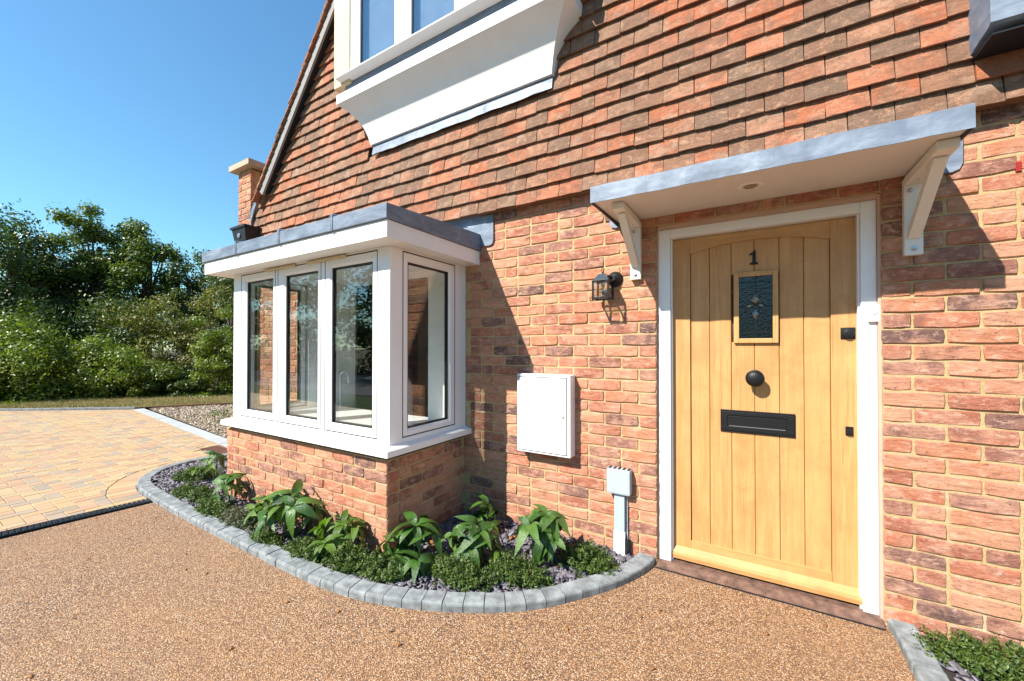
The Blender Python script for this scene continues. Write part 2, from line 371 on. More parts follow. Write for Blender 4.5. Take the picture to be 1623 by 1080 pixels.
def kerb_row(path, parent, width=.105, side=1, top=.045, gap=.004, name='kerb_block'):
    prof = [(0, -.05), (0, top - .014), (.003, top - .006), (.011, top - .001), (.05, top), (width - .006, top), (width, top - .006), (width, -.05)]
    for i in range(len(path) - 1):
        nA = inward(path, i, side); nB = inward(path, i + 1, side); d = (path[i + 1] - path[i]); L = d.length; d = d / L
        m = MB(); dz = random.uniform(-.002, .002); dn = random.uniform(-.002, .002)
        vs = []
        for (p, nn, sg) in ((path[i], nA, 1), (path[i + 1], nB, -1)):
            for w, h in prof:
                q = p + nn * (w + dn) + d * sg * (gap / 2 + random.uniform(0, .0006)); vs.append((q.x, q.y, G + h + dz))
        n = len(prof); m.add(vs, [tuple(range(n)), tuple(range(2 * n - 1, n - 1, -1))] + [(k, (k + 1) % n, n + (k + 1) % n, n + k) for k in range(n)])
        obj(name, m, M_kerb, parent)
kerb = obj('kerb', MB().prism([(p.x, p.y) for p in KO] + [(p.x, p.y) for p in [KO[i] + inward(KO, i, -1) * .095 for i in range(len(KO))]][::-1], lambda a, b: (a, b, G + .002), lambda a, b: (a, b, G + .02)), M_sand, kind='structure')
# which side is inward? (bed lies at larger y)
sd = -1 if (KO[30] + inward(KO, 30, 1) * .1).y < KO[30].y else 1
bpy.data.objects.remove(kerb)
KIN = [KO[i] + inward(KO, i, sd) * .100 for i in range(len(KO))]
bedpoly = [(p.x, p.y) for p in KIN]
kerb = obj('kerb', MB().prism([(p.x, p.y) for p in [KO[i] + inward(KO, i, sd) * .008 for i in range(len(KO))]] + bedpoly[::-1], lambda a, b: (a, b, G + .030), lambda a, b: (a, b, G - .03)), M_sand, kind='structure')
kerb_row(KO, kerb, side=sd)
bed = obj('planting_bed', MB().add([(x, y, G + .006) for x, y in bedpoly], [tuple(range(len(bedpoly)))]), M_soil, kind='structure')
# right-hand kerb
KR = resample([(.008, .0), (.018, -.17), (.012, -.42), (-.005, -.8), (-.03, -1.3)], .112)
kerb2 = obj('kerb', MB().box(.03, .09, -.42, -.002, G - .02, G + .028), M_sand, kind='structure')
kerb_row(KR, kerb2, side=(1 if inward(KR, 3, 1).x > 0 else -1), width=.098)
bed2 = obj('planting_bed', MB().add([(.10, -.0, G + .006), (.105, -.4, G + .006), (.07, -1.3, G + .006), (2.2, -1.3, G + .006), (2.2, 0, G + .006)], [(0, 1, 2, 3, 4)]), M_soil, kind='structure')
obj('kerb_haunching', MB().box(.02, .07, -1.29, -.45, G - .02, G + .028), M_sand, kerb2)

def inpoly(x, y, P):
    c = False; j = len(P) - 1
    for i in range(len(P)):
        if (P[i][1] > y) != (P[j][1] > y) and x < (P[j][0] - P[i][0]) * (y - P[i][1]) / (P[j][1] - P[i][1]) + P[i][0]: c = not c
        j = i
    return c
# block paving, 200 x 100 herringbone, clipped to its edges
def clip(poly, n, d):                                     # keep n.p <= d
    out = []
    for i in range(len(poly)):
        a = poly[i]; b = poly[(i + 1) % len(poly)]; fa = a[0] * n[0] + a[1] * n[1] - d; fb = b[0] * n[0] + b[1] * n[1] - d
        if fa <= 0: out.append(a)
        if (fa < 0 < fb) or (fb < 0 < fa):
            t = fa / (fa - fb); out.append((a[0] + (b[0] - a[0]) * t, a[1] + (b[1] - a[1]) * t))
    return out
def area(P): return abs(sum(P[i][0] * P[(i + 1) % len(P)][1] - P[(i + 1) % len(P)][0] * P[i][1] for i in range(len(P)))) / 2
def hp(p, q, keep):                                       # half plane through p,q that keeps the point keep
    n = Vector((q[1] - p[1], -(q[0] - p[0]))).normalized(); d = n.dot(Vector(p))
    if n.dot(Vector(keep)) > d: n = -n; d = -d
    return (n.x, n.y), d
DR_A, DR_B = (-5.155, -1.30), (-5.26, -2.04)              # paving side of the drain
ST_A, ST_B = (-12.19, .566), (-6.40, .0)                  # paving side of the pale strip kerb
FE_A, FE_B = (-14.9, -1.40), (-12.15, .56)                # far edge
LIM = [hp(DR_A, DR_B, (-9, -1)), hp(ST_A, ST_B, (-9, -2)), hp(FE_A, FE_B, (-9, -2)), ((0, -1), 3.0)]
RING = .205
KOfar = [p for p in KO if p.x < -5.0]
def ring_clip(poly, off):
    c = Vector((sum(p[0] for p in poly) / len(poly), sum(p[1] for p in poly) / len(poly)))
    if c.x < -7 : return poly
    best = min(range(len(KO)), key=lambda i: (KO[i] - c).length)
    nn = inward(KO, best, -sd); d = nn.dot(KO[best]) + off
    return clip(poly, (-nn.x, -nn.y), -d)
pav = []
W = .1
for i in range(-100, 20):
    for j in range(-60, 60):
        k = (i - j) % 4                                    # 90 degree herringbone cell rule
        x = -5 + i * W; y = -1 + j * W
        if k == 0: P = [(x, y), (x + 2 * W, y), (x + 2 * W, y + W), (x, y + W)]
        elif k == 3: P = [(x, y), (x + W, y), (x + W, y + 2 * W), (x, y + 2 * W)]
        else: continue
        cx = sum(p[0] for p in P) / 4; cy = sum(p[1] for p in P) / 4
        if cx > -4.9 or cx < -15 or cy < -3.1 or cy > .9: continue
        g = .0016; P = [(cx + (p[0] - cx) * (1 - 2 * g / (abs(p[0] - cx) * 2)), cy + (p[1] - cy) * (1 - 2 * g / (abs(p[1] - cy) * 2))) for p in P]
        for n_, d_ in LIM:
            P = clip(P, n_, d_)
            if len(P) < 3: break
        if len(P) >= 3: P = ring_clip(P, RING + .004)
        if len(P) >= 3 and area(P) > .0012: pav.append(P)
# soldier course round the kerb
KO2 = resample(KP, .104)
for i in range(len(KO2) - 1):
    a, b = KO2[i], KO2[i + 1]
    if a.x > -5.05: continue
    na, nb = inward(KO2, i, -sd), inward(KO2, i + 1, -sd); d = (b - a).normalized() * .0018
    P = [tuple(a + na * .004 + d), tuple(b + nb * .004 - d), tuple(b + nb * RING - d), tuple(a + na * RING + d)]
    for n_, d_ in LIM[:2]:
        P = clip(P, n_, d_)
        if len(P) < 3: break
    if len(P) >= 3 and area(P) > .001: pav.append(P)
# holes for the cover
COV = [(-6.93, -.20), (-6.50, .02), (-6.28, -.02), (-6.44, -.29)]
COV = [(-6.92, -.26), (-6.92, .03), (-6.28, -.03), (-6.28, -.20)]
pav = [P for P in pav if not inpoly(sum(p[0] for p in P) / len(P), sum(p[1] for p in P) / len(P), [(-6.90, -.235), (-6.90, .10), (-6.24, .10), (-6.24, -.235)])]
def paver_mesh(P):
    cx = sum(p[0] for p in P) / len(P); cy = sum(p[1] for p in P) / len(P); n = len(P)
    dz = random.uniform(-.0012, .0012); tx, ty = random.uniform(-.006, .006), random.uniform(-.006, .006)
    def zz(x, y, z): return z + dz + (x - cx) * tx + (y - cy) * ty
    k = .004
    ins = [(cx + (x - cx) * (1 - k / max(.02, math.hypot(x - cx, y - cy)) * 1.4), cy + (y - cy) * (1 - k / max(.02, math.hypot(x - cx, y - cy)) * 1.4)) for x, y in P]
    vs = [(x, y, G - .03) for x, y in P] + [(x, y, zz(x, y, G - .001)) for x, y in P] + [(x, y, zz(x, y, G + .003)) for x, y in ins]
    fs = [tuple(range(2 * n, 3 * n))] + [(i, (i + 1) % n, n + (i + 1) % n, n + i) for i in range(n)] + [(n + i, n + (i + 1) % n, 2 * n + (i + 1) % n, 2 * n + i) for i in range(n)]
    return vs, fs, (cx, cy)
paving = sheet('paving', [(-5.16, -1.2), (-5.26, -3.0), (-16, -3.0), (-16, -2.4), (-12.2, .56), (-5.95, -.06)], G - .006, M_sand)
rank = sorted(pav, key=lambda P: -screen_size([(x, y, G) for x, y in P]))
for P in rank[:300]:
    vs, fs, c = paver_mesh(P); m = MB().add([(x - c[0], y - c[1], z - G) for x, y, z in vs], fs)
    link('paver', mesh(m, M_paver, name='paver'), paving, (c[0], c[1], G))
m = MB()
for P in rank[300:]: vs, fs, c = paver_mesh(P); m.add(vs, fs)
obj('distant_pavers', m, M_paver, paving, kind='stuff')
sheet('parking_area', [(-5.36, -3.004), (-5.46, -4.6), (-30, -6.4), (-30, -5.5), (-16, -3.004)], G - .004, simple('paving_blend', (.58, .43, .25), .9, .3, var=.2, vs=9))
# pale strip kerb, far kerb, gravel patch
def strip(a, b, w, z0, z1, seg, name, mat, label=None):
    a = Vector(a); b = Vector(b); d = (b - a); L = d.length; d /= L; nn = Vector((-d.y, d.x)); n = max(1, int(L / seg)); root = None
    for i in range(n):
        p = a + d * (L * i / n + .003); q = a + d * (L * (i + 1) / n - .003); k = random.uniform(-.002, .002)
        m = MB().prism([tuple(p), tuple(q), tuple(q + nn * w), tuple(p + nn * w)], lambda x, y: (x, y, z1 + k), lambda x, y: (x, y, z0))
        if root is None: root = obj(name, m, mat, kind='structure')
        else: obj('kerb_block', m, mat, root)
    return root
strip((-12.16, .575), (-6.28, -.0), .17, G - .02, G + .008, .6, 'paving_edging', M_kerbl)
strip((-16.4, -2.45), (-14.9, -1.40), .10, G - .02, G + .045, .9, 'far_kerb', M_kerb)
strip((-14.9, -1.40), (-12.2, .60), .10, G - .02, G + .045, .9, 'far_kerb', M_kerb)
strip((-12.06, .86), (-10.4, 3.2), .06, G - .02, G + .05, 2.4, 'gravel_edging', M_wood_raw)
GP = [(-12.0, .80), (-6.3, .20), (-6.0, .30), (-6.0, 3.5), (-10.3, 3.2)]
sheet('gravel_bed', GP, G - .004, simple('gravel_base', (.22, .17, .12), .95, .2, var=.4, vs=40))
def pebbles(name, poly, n, s0, s1, z, mat, flat=.6, seed=1, inside=None, kind='stuff'):
    r = np.random.default_rng(seed); xs = [p[0] for p in poly]; ys = [p[1] for p in poly]; pts = []
    while len(pts) < n:
        x = r.uniform(min(xs), max(xs)); y = r.uniform(min(ys), max(ys))
        if inpoly(x, y, poly) and (inside is None or inside(x, y)): pts.append((x, y))
    pts = np.array(pts); base = np.array([(1, 0, 0), (.31, .95, .1), (-.81, .59, 0), (-.81, -.59, .1), (.31, -.95, 0), (.2, .1, .8), (-.3, -.2, .75), (0, 0, -.6)])
    F = np.array([(0, 1, 5), (1, 2, 5), (2, 6, 5), (2, 3, 6), (3, 4, 6), (4, 5, 6), (4, 0, 5), (1, 0, 7), (2, 1, 7), (3, 2, 7), (4, 3, 7), (0, 4, 7)])
    N = len(pts); V = np.repeat(base[None], N, 0) * (1 + r.uniform(-.3, .3, (N, 8, 3))); V[:, :, 2] *= flat
    V[:, :, 0] *= r.uniform(.7, 1.4, (N, 1)); th = r.uniform(0, 6.28, N); tl = r.normal(0, .35, (N, 2))
    s = r.uniform(s0, s1, N)[:, None, None]; V = V * s
    V[:, :, 2] += V[:, :, 0] * tl[:, :1] + V[:, :, 1] * tl[:, 1:]
    c, sn = np.cos(th)[:, None], np.sin(th)[:, None]; X = V[:, :, 0] * c - V[:, :, 1] * sn; Y = V[:, :, 0] * sn + V[:, :, 1] * c
    V = np.stack([X + pts[:, :1], Y + pts[:, 1:], V[:, :, 2] + z + r.uniform(0, s1 * .5, (N, 1))], 2).reshape(-1, 3)
    FF = (F[None] + (np.arange(N) * 8)[:, None, None]).reshape(-1, 3)
    return link(name, raw_mesh(name, V, None, FF, mat), kind=kind)
pebbles('pebbles', GP, 13000, .009, .021, G + .004, M_pebble, .7, 3)
bay_free = lambda x, y: not (-4.72 < x < -2.55 and y > -.84)
def slates(name, poly, n, seed, inside=None):
    r = np.random.default_rng(seed); xs = [p[0] for p in poly]; ys = [p[1] for p in poly]; pts = []
    while len(pts) < n:
        x = r.uniform(min(xs), max(xs)); y = r.uniform(min(ys), max(ys))
        if inpoly(x, y, poly) and (inside is None or inside(x, y)): pts.append((x, y))
    pts = np.array(pts); N = n; k = 5; a = np.sort(r.uniform(0, 6.283, (N, k)) * .35 + np.arange(k) * 6.283 / k * 1.0, 1)
    s_ = (r.uniform(.013, .036, N) * r.uniform(.7, 1.25, N))[:, None]; rad = s_ * r.uniform(.6, 1.1, (N, k)); el = r.uniform(.45, 1.0, (N, 1))
    X = rad * np.cos(a); Y = rad * np.sin(a) * el; th = r.uniform(.004, .009, (N, 1)) * .5
    top = np.stack([X * .9, Y * .9, np.repeat(th, k, 1) + r.uniform(-.001, .001, (N, k))], 2); bot = np.stack([X, Y, np.repeat(-th, k, 1)], 2); V = np.concatenate([top, bot], 1)
    sx = r.normal(0, .38, (N, 1)); sy = r.normal(0, .38, (N, 1)); V[:, :, 2] += V[:, :, 0] * sx + V[:, :, 1] * sy
    t = r.uniform(0, 6.283, N)[:, None]; c, sn = np.cos(t), np.sin(t); X, Y = V[:, :, 0] * c - V[:, :, 1] * sn, V[:, :, 0] * sn + V[:, :, 1] * c
    V = np.stack([X + pts[:, :1], Y + pts[:, 1:], V[:, :, 2] + G + .010 + r.uniform(0, .022, (N, 1))], 2).reshape(-1, 3)
    F3 = np.array([(0, 1, 2), (0, 2, 3), (0, 3, 4)]); F4 = np.array([(i, k + i, k + (i + 1) % k, (i + 1) % k) for i in range(k)]); o = (np.arange(N) * 10)[:, None, None]
    return link(name, raw_mesh(name, V, (F4[None] + o).reshape(-1, 4), (F3[None] + o).reshape(-1, 3), M_slate), kind='stuff')
slates('slate_chippings', [(p[0], p[1]) for p in [KO[i] + inward(KO, i, sd) * .125 for i in range(len(KO))]], 9000, 5, bay_free)
slates('slate_chippings', [(.125, -.02), (.13, -.45), (.10, -1.25), (1.4, -1.25), (1.4, -.02)], 1500, 6)
# drain channel with slotted grating
dA = Vector((-5.105, -1.225)); dB = Vector((-5.50, -5.0)); dd = (dB - dA).normalized(); dn = Vector((-dd.y, dd.x))
if dn.x > 0: dn = -dn
dr = obj('drain_channel', MB().prism([tuple(dA - dn * .045), tuple(dB - dn * .045), tuple(dB + dn * .075), tuple(dA + dn * .075)], lambda x, y: (x, y, G + .0005), lambda x, y: (x, y, G - .055)), simple('drain_void', (.006, .006, .006), .9), kind='structure')
k = 0
for off in (-.04, .07):
    m = MB(); m.prism([tuple(dA + dn * (off - .006)), tuple(dB + dn * (off - .006)), tuple(dB + dn * (off + .006)), tuple(dA + dn * (off + .006))], lambda x, y: (x, y, G + .004), lambda x, y: (x, y, G - .03))
    obj('drain_rail', m, M_blackplastic, dr)
s = .01
while s < 1.9:
    p = dA + dd * s; m = MB().prism([tuple(p - dn * .035), tuple(p + dd * .017 - dn * .035), tuple(p + dd * .017 + dn * .065), tuple(p + dn * .065)], lambda x, y: (x, y, G + .007), lambda x, y: (x, y, G - .02))
    obj('drain_bar', m, M_blackplastic, dr); s += .03
# recessed cover in the paving
cv = obj('drain_cover', MB().prism([(-6.90, -.225), (-6.90, .055), (-6.25, -.01), (-6.25, -.225)], lambda x, y: (x, y, G - .003), lambda x, y: (x, y, G - .04)), M_iron, kind='structure')
for q in range(14):
    x = -6.885 + q * .045; obj('cover_rib', MB().box(x, x + .018, -.22, .0, G - .003, G + .004), M_iron, cv)

# ================================================================== HOUSE
HX = -.53
house = thing('house', 'red brick and tile-hung house with white bay window and oak front door', 'house', (-2.5, 1.5, G))
# ---- brick pieces
def brick_mesh(L, H=.0675, D=.05, seed=0):
    r = random.Random(seed); n = 10; pts = []
    xs = [-.5, -.17, .17, .5]
    for x in xs: pts.append((x * L, -H / 2))
    pts.append((L / 2, r.uniform(-.008, .008)))
    for x in xs[::-1]: pts.append((x * L, H / 2))
    pts.append((-L / 2, r.uniform(-.008, .008)))
    corner = {0, 3, 5, 8}
    j = [(p[0] + r.uniform(-.0022, .0022) * (1 if i in corner else .6), p[1] + r.uniform(-.0028, .0028)) for i, p in enumerate(pts)]
    j = [(x * (1 - (.0028 / (L / 2) if i in corner else 0)), z * (1 - (.0022 / (H / 2) if i in corner else 0))) for i, (x, z) in enumerate(j)]
    vs = [(x, D, z) for x, z in j] + [(x, .0035 + r.uniform(0, .002), z) for x, z in j]
    for x, z in j: vs.append((x - math.copysign(.004, x), r.uniform(-.0030, .0012), z - math.copysign(.004, z)))
    vs.append((r.uniform(-.2, .2) * L, r.uniform(-.005, .001), r.uniform(-.008, .008)))
    fs = []
    for i in range(n):
        k = (i + 1) % n; fs.append((i, k, n + k, n + i)); fs.append((n + i, n + k, 2 * n + k, 2 * n + i)); fs.append((2 * n + i, 2 * n + k, 3 * n))
    return MB().add(vs, fs)
BV = {}
for key, L, nv in (('s', .2175, 14), ('h', .1045, 8), ('c', .162, 3)):
    BV[key] = []
    for q in range(nv):
        mb = brick_mesh(L, seed=hash((key == 's', q)) % 9999 + q * 7)
        BV[key].append((mb, mesh(mb, M_brick, name='brick'), L))
bricks = []                                                # (size, key, variant, matrix, holder)
C = .075
def lay(origin, udir, ulen, n0, n1, holder, start='s', skip=None, nrm=None):
    """courses of stretchers along udir from origin; alternate courses start with a header"""
    o = Vector(origin); u = Vector(udir); w = Vector((0, 0, 1)); inn = nrm if nrm else Vector((-u.y, u.x, 0))
    inn = Vector(inn)
    for n in range(n0, n1):
        odd = (n % 2 == 0) == (start == 's')
        s = 0.0; first = True
        while s < ulen - .03:
            if first and odd: key, L = 'h', .1025
            elif random.random() < .07: key, L = 'h', .1025
            else: key, L = 's', .215
            if s + L > ulen + .004:
                L2 = ulen - s
                if L2 < .05: break
                key, L = ('h', .1025) if L2 < .14 else ('c', .160) if L2 < .2 else ('s', .215)
                sc = L2 / L
            else: sc = 1.0; L2 = L
            c = o + u * (s + L2 / 2) + w * (n * C + C / 2) + inn * random.uniform(-.0035, .0030)
            s += L2 + .010; first = False
            if skip and skip(c): continue
            vi = random.randrange(len(BV[key])); fl = random.choice((1, -1))
            tilt = random.uniform(-.006, .006)
            X = u * math.cos(tilt) + w * math.sin(tilt); Z = -u * math.sin(tilt) + w * math.cos(tilt)
            if fl < 0: X = -X; Z = -Z
            Mx = Matrix.Identity(4)
            for r_ in range(3): Mx[r_][0] = X[r_] * sc; Mx[r_][1] = inn[r_]; Mx[r_][2] = Z[r_]; Mx[r_][3] = c[r_]
            cs = [c + u * a * L2 / 2 + w * b * .033 for a in (-1, 1) for b in (-1, 1)]
            q = scr(c); vis = screen_size(cs) if q and -20 < q[0] < 1643 and -20 < q[1] < 1100 else 0
            bricks.append([vis, key, vi, Mx, holder])
# mortar bodies
wall = obj('front_wall', MB(), M_mortar, house)
mw = MB()
mw.box(0.0, 2.6, .0055, .1, -.2, 2.36); mw.box(-5.80, -4.25, .0055, .1, -.2, 2.36); mw.box(-2.95, -1.0604, .0055, .1, -.2, 2.36)
mw.box(-4.249, -2.951, .0055, .1, -.2, .62); mw.box(-4.249, -2.951, .0055, .1, 2.06, 2.36); mw.box(-1.0603, -.0001, .0055, .1, 2.024, 2.36)
wall.data = mesh(mw, M_mortar, name='front_wall')
behind_bay = lambda c: -4.62 < c.x < -2.60 and c.z < 2.0
lay((0, 0, 0), (1, 0, 0), 2.4, -2, 31, wall, 's')
lay((-1.0604, 0, 0), (-1, 0, 0), 4.735, -2, 31, wall, 's', behind_bay, nrm=(0, 1, 0))
lay((-1.0604 + .0, 0, 0), (1, 0, 0), 1.0604 - .01, 27, 31, wall, 'h')
# brick reveals of the door opening
rv = MB(); rv.box(-1.075, -1.0604, .1, .22, -.2, 2.03); rv.box(0, .015, .1, .22, -.2, 2.03); obj('door_reveal', rv, M_mortar, house)
# bay plinth
PX0, PX1, PY = -4.70, -2.570, -.813
bp = MB().box(PX0 + .0055, PX1 - .0055, PY + .0055, .004, -.2, .528); plinth = obj('bay_plinth', bp, M_mortar, house)
lay((PX1, PY, 0), (-1, 0, 0), PX1 - PX0, -2, 7, plinth, 's', nrm=(0, 1, 0))
lay((PX1, PY + .112, 0), (0, 1, 0), -PY - .112, -2, 7, plinth, 'h', nrm=(-1, 0, 0))
lay((PX0, PY + .112, 0), (0, 1, 0), -PY - .112, -2, 7, plinth, 'h', nrm=(1, 0, 0))
m = MB()                                                   # quoin returns on the bay's corners
for n in range(-2, 7):
    L = .1025 if n % 2 else .1025
    for X, nx in ((PX1, -1), (PX0, 1)):
        c = Vector((X, PY + .052, n * C + C / 2)); Mx = Matrix.Identity(4); u = Vector((0, 1, 0)); inn = Vector((nx, 0, 0))
        for r_ in range(3): Mx[r_][0] = u[r_]; Mx[r_][1] = inn[r_]; Mx[r_][2] = (0, 0, 1)[r_]; Mx[r_][3] = c[r_]
        bricks.append([screen_size([c, c + Vector((0, .1, .06))]), 'h', n % 8, Mx, plinth])
# pier beyond the gable
pr = obj('brick_pier', MB().box(-6.095, -5.805, -.095, .40, -.2, 3.46), M_mortar, house)
lay((-5.80, -.1, 0), (-1, 0, 0), .30, 25, 46, pr, 's', nrm=(0, 1, 0)); lay((-5.80, -.1 + .11, 0), (0, 1, 0), .38, 25, 46, pr, 'h', nrm=(-1, 0, 0))
bricks.sort(key=lambda b: -b[0])
for b in bricks[:300]:
    o = bpy.data.objects.new('brick', BV[b[1]][b[2]][1]); col.objects.link(o); o.parent = b[4]; o.matrix_world = b[3]
    o.matrix_basis = b[3]
    o.matrix_parent_inverse = Matrix.Identity(4)
for hd in (wall, plinth, pr):
    m = MB()
    for b in bricks[300:]:
        if b[4] is hd: m.add([b[3] @ Vector(v) for v in BV[b[1]][b[2]][0].v], BV[b[1]][b[2]][0].f)
    if m.v: obj('more_bricks', m, M_brick, hd, kind='stuff')
# pier cap
cap = MB(); cp = [(-6.24, -5.68, -.20, .50, 3.47, 3.52)]
cap.box(-6.185, -5.70, -.175, .48, 3.475, 3.545, .004)
cap.add([(-6.185, -.175, 3.544), (-5.70, -.175, 3.544), (-5.70, .48, 3.544), (-6.185, .48, 3.544), (-6.0, .1, 3.60), (-5.9, .2, 3.60)], [(0, 1, 5, 4), (1, 2, 5), (2, 3, 4, 5), (3, 0, 4)])
obj('pier_cap', cap, M_stone, house)
# side and rear body of the house so it is closed
bd = MB(); bd.box(-5.80, -5.72, .101, 5, -.2, 3.0); bd.box(2.5, 2.6, .101, 5, -.2, 5.2); bd.box(-5.8, 2.6, 5.0, 5.1, -.2, 5.2); obj('side_walls', bd, M_mortar, house)

# ---- hung tiles
TP, TG, TZ, TY = .173, .107, 2.315, -.078
VL = lambda z: -5.78 if z < 3.0 else -5.78 + (z - 3.0) * .835 + .17
def verge_x(z): return -5.78 if z < 2.80 else (-5.78 + (z - 2.8) * .55 if z < 3.1 else -5.615 + (z - 3.1) * .873)
def tile_mesh(seed, w=.1705):
    r = random.Random(seed); n = 4; vs = []; fs = []; L = .135
    tilt = .0215 / TG; cam_ = r.uniform(.0005, .003)
    for iz, z in enumerate((0, L)):
        for i in range(n + 1):
            t = i / n; x = (t - .5) * w; cy_ = -cam_ * (1 - (2 * t - 1) ** 2)
            zj = r.uniform(-.0012, .0012) if iz == 0 else 0
            vs.append((x + (r.uniform(-.0008, .0008)), z * tilt + cy_, z + zj))
    for iz, z in enumerate((0, L)):
        for i in range(n + 1):
            v = vs[iz * (n + 1) + i]; vs.append((v[0], v[1] + .0150, v[2]))
    q = n + 1
    for i in range(n):
        fs.append((i, i + 1, q + i + 1, q + i)); fs.append((2 * q + i + 1, 2 * q + i, 3 * q + i, 3 * q + i + 1)); fs.append((i + 1, i, 2 * q + i, 2 * q + i + 1))
    fs.append((0, q, 3 * q, 2 * q)); fs.append((n, 2 * q + n, 3 * q + n, q + n))
    return MB().add(vs, fs)
TV = [(tile_mesh(50 + i), None) for i in range(10)]; TV = [(a, mesh(a, M_tile, name='tile')) for a, _ in TV]
tiles = []; CLX0, CLX1, CLZ = -3.60, -1.745, 3.10
for r_ in range(0, 33):
    z = TZ + r_ * TG
    k0 = -40 - (r_ % 2) * .5
    for i in range(0, 62):
        x = -.396 - .0865 + (k0 + i + .5) * TP + (.0865 if 0 else 0)
        if x > 2.5: break
        xl = verge_x(z + .05)
        if x + TP / 2 < xl + .02: continue
        if CLX0 < x < CLX1 and z > 3.02 + .03: continue
        if (x < CLX0 or x > CLX1) and CLX0 - .20 < x < CLX1 + .21 and z > 3.53: continue
        q = scr((x, TY, z))
        if q is None or q[0] < -60 or q[0] > 2300 or q[1] < -330: continue
        sc = 1.0; xc = x
        if x - TP / 2 < xl: xc = (xl + x + TP / 2) / 2; sc = (x + TP / 2 - xl) / TP
        if sc < .15: continue
        cs = [(x - .085, TY, z), (x + .085, TY, z + TG)]
        vis = screen_size(cs) if -20 < q[0] < 1643 and -20 < q[1] < 1100 else 0
        vi = random.randrange(10)
        Mx = Matrix.Translation((xc, TY + random.uniform(-.002, .0015), z + random.gauss(0, .0024))) @ Euler((random.uniform(-.022, .012), random.gauss(0, .010), random.uniform(-.014, .014))).to_matrix().to_4x4() @ Matrix.Diagonal((sc * random.uniform(.985, 1.0), 1, 1, 1))
        tiles.append([vis, vi, Mx])
tb = MB(); tb.prism([(-5.78, 2.33), (2.6, 2.33), (2.6, 5.3), (verge_x(5.3), 5.3), (verge_x(3.1), 3.1), (-5.78, 2.8)], lambda a, b: (a, -.03, b), lambda a, b: (a, .10, b))
hung = obj('tile_hanging', tb, M_wood_raw, house)
tiles.sort(key=lambda b: -b[0])
for b in tiles[:300]:
    o = bpy.data.objects.new('tile', TV[b[1]][1]); col.objects.link(o); o.parent = hung; o.matrix_basis = b[2]
m = MB()
for b in tiles[300:]: m.add([b[2] @ Vector(v) for v in TV[b[1]][0].v], TV[b[1]][0].f)
obj('more_tiles', m, M_tile, hung, kind='stuff')
obj('tilting_fillet', MB().box(-5.78, 2.6, -.050, .0, 2.318, 2.345), M_wood_raw, house)

# ---- gable verge: roof, barge board, verge tiles
A = Vector((-5.60, 0, 3.005)); B = Vector((-3.10, 0, 6.003)); dv = (B - A).normalized(); nv = Vector((-dv.z, 0, dv.x))
if nv.z < 0: nv = -nv
def slab(m, a, b, t0, t1, y0, y1):                       # along the slope, thickness measured along nv
    P = [a + nv * t0, b + nv * t0, b + nv * t1, a + nv * t1]; m.prism([(p.x, p.z) for p in P], lambda x, z: (x, y0, z), lambda x, z: (x, y1, z)); return m
roof = obj('roof', slab(MB(), A, B, -.06, -.02, -.10, 5.1), M_wood_raw, house)
obj('barge_board', slab(MB(), A + dv * .14, B, -.098, -.022, -.150, -.128), simple('grey_board', (.24, .23, .225), .7, .3), roof)
obj('verge_soffit', slab(MB(), A + dv * .16, B, -.085, -.065, -.127, -.03), M_blackplastic, roof)  # soffit made black to carry the shade under the verge
L = (B - A).length; n = int(L / .1)
for i in range(n):
    a = A + dv * (i * .1 - .02); b = a + dv * .165
    mm = MB(); P = [a + nv * .012, b + nv * -.012, b, a + nv * .024]; y0 = -.178 + random.uniform(-.006, .006)
    mm.prism([(p.x, p.z) for p in P], lambda x, z: (x, y0, z), lambda x, z: (x, .1, z)); obj('roof_tile', mm, M_tile, roof)
rt = MB(); a = A; P = [A + nv * .0, B + nv * .0, B + nv * .02, A + nv * .02]; rt.prism([(p.x, p.z) for p in P], lambda x, z: (x, .101, z), lambda x, z: (x, 5.1, z)); obj('roof_covering', rt, M_tile, roof)
lf = MB(); lf.prism([(-5.86, 2.60), (-5.79, 2.60), (-5.79, 2.82), (-5.63, 3.09), (-5.67, 3.11), (-5.86, 2.86)], lambda x, z: (x, -.098, z), lambda x, z: (x, -.085, z)); obj('lead_soaker', lf, M_lead, roof)
# rainwater hopper
hb = MB(); y0, y1 = -.25, .1
T = [(-5.93, y0, 2.70), (-5.62, y0, 2.70), (-5.62, y1, 2.70), (-5.93, y1, 2.70)]; Bt = [(-5.90, y0 + .03, 2.50), (-5.65, y0 + .03, 2.50), (-5.65, y1, 2.50), (-5.90, y1, 2.50)]
hb.add(Bt + T, [(0, 1, 5, 4), (1, 2, 6, 5), (2, 3, 7, 6), (3, 0, 4, 7), (0, 3, 2, 1)]); hb.box(-5.945, -5.605, y0 - .012, y0 + .012, 2.685, 2.712); hb.box(-5.63, -5.605, y0, y1, 2.685, 2.712); hb.box(-5.945, -5.92, y0, y1, 2.685, 2.712)
hb.box(-5.80, -5.70, -.12, -.03, 2.36, 2.50)
hop = obj('rainwater_hopper', hb, M_blackplastic, house)
obj('hopper_badge', MB().lathe([(.028, 0), (.028, .006), (.014, .008), (.014, .014), (0, .014)], (-5.775, y0 + .012, 2.60), (0, -1, 0), 14), M_steel, hop)

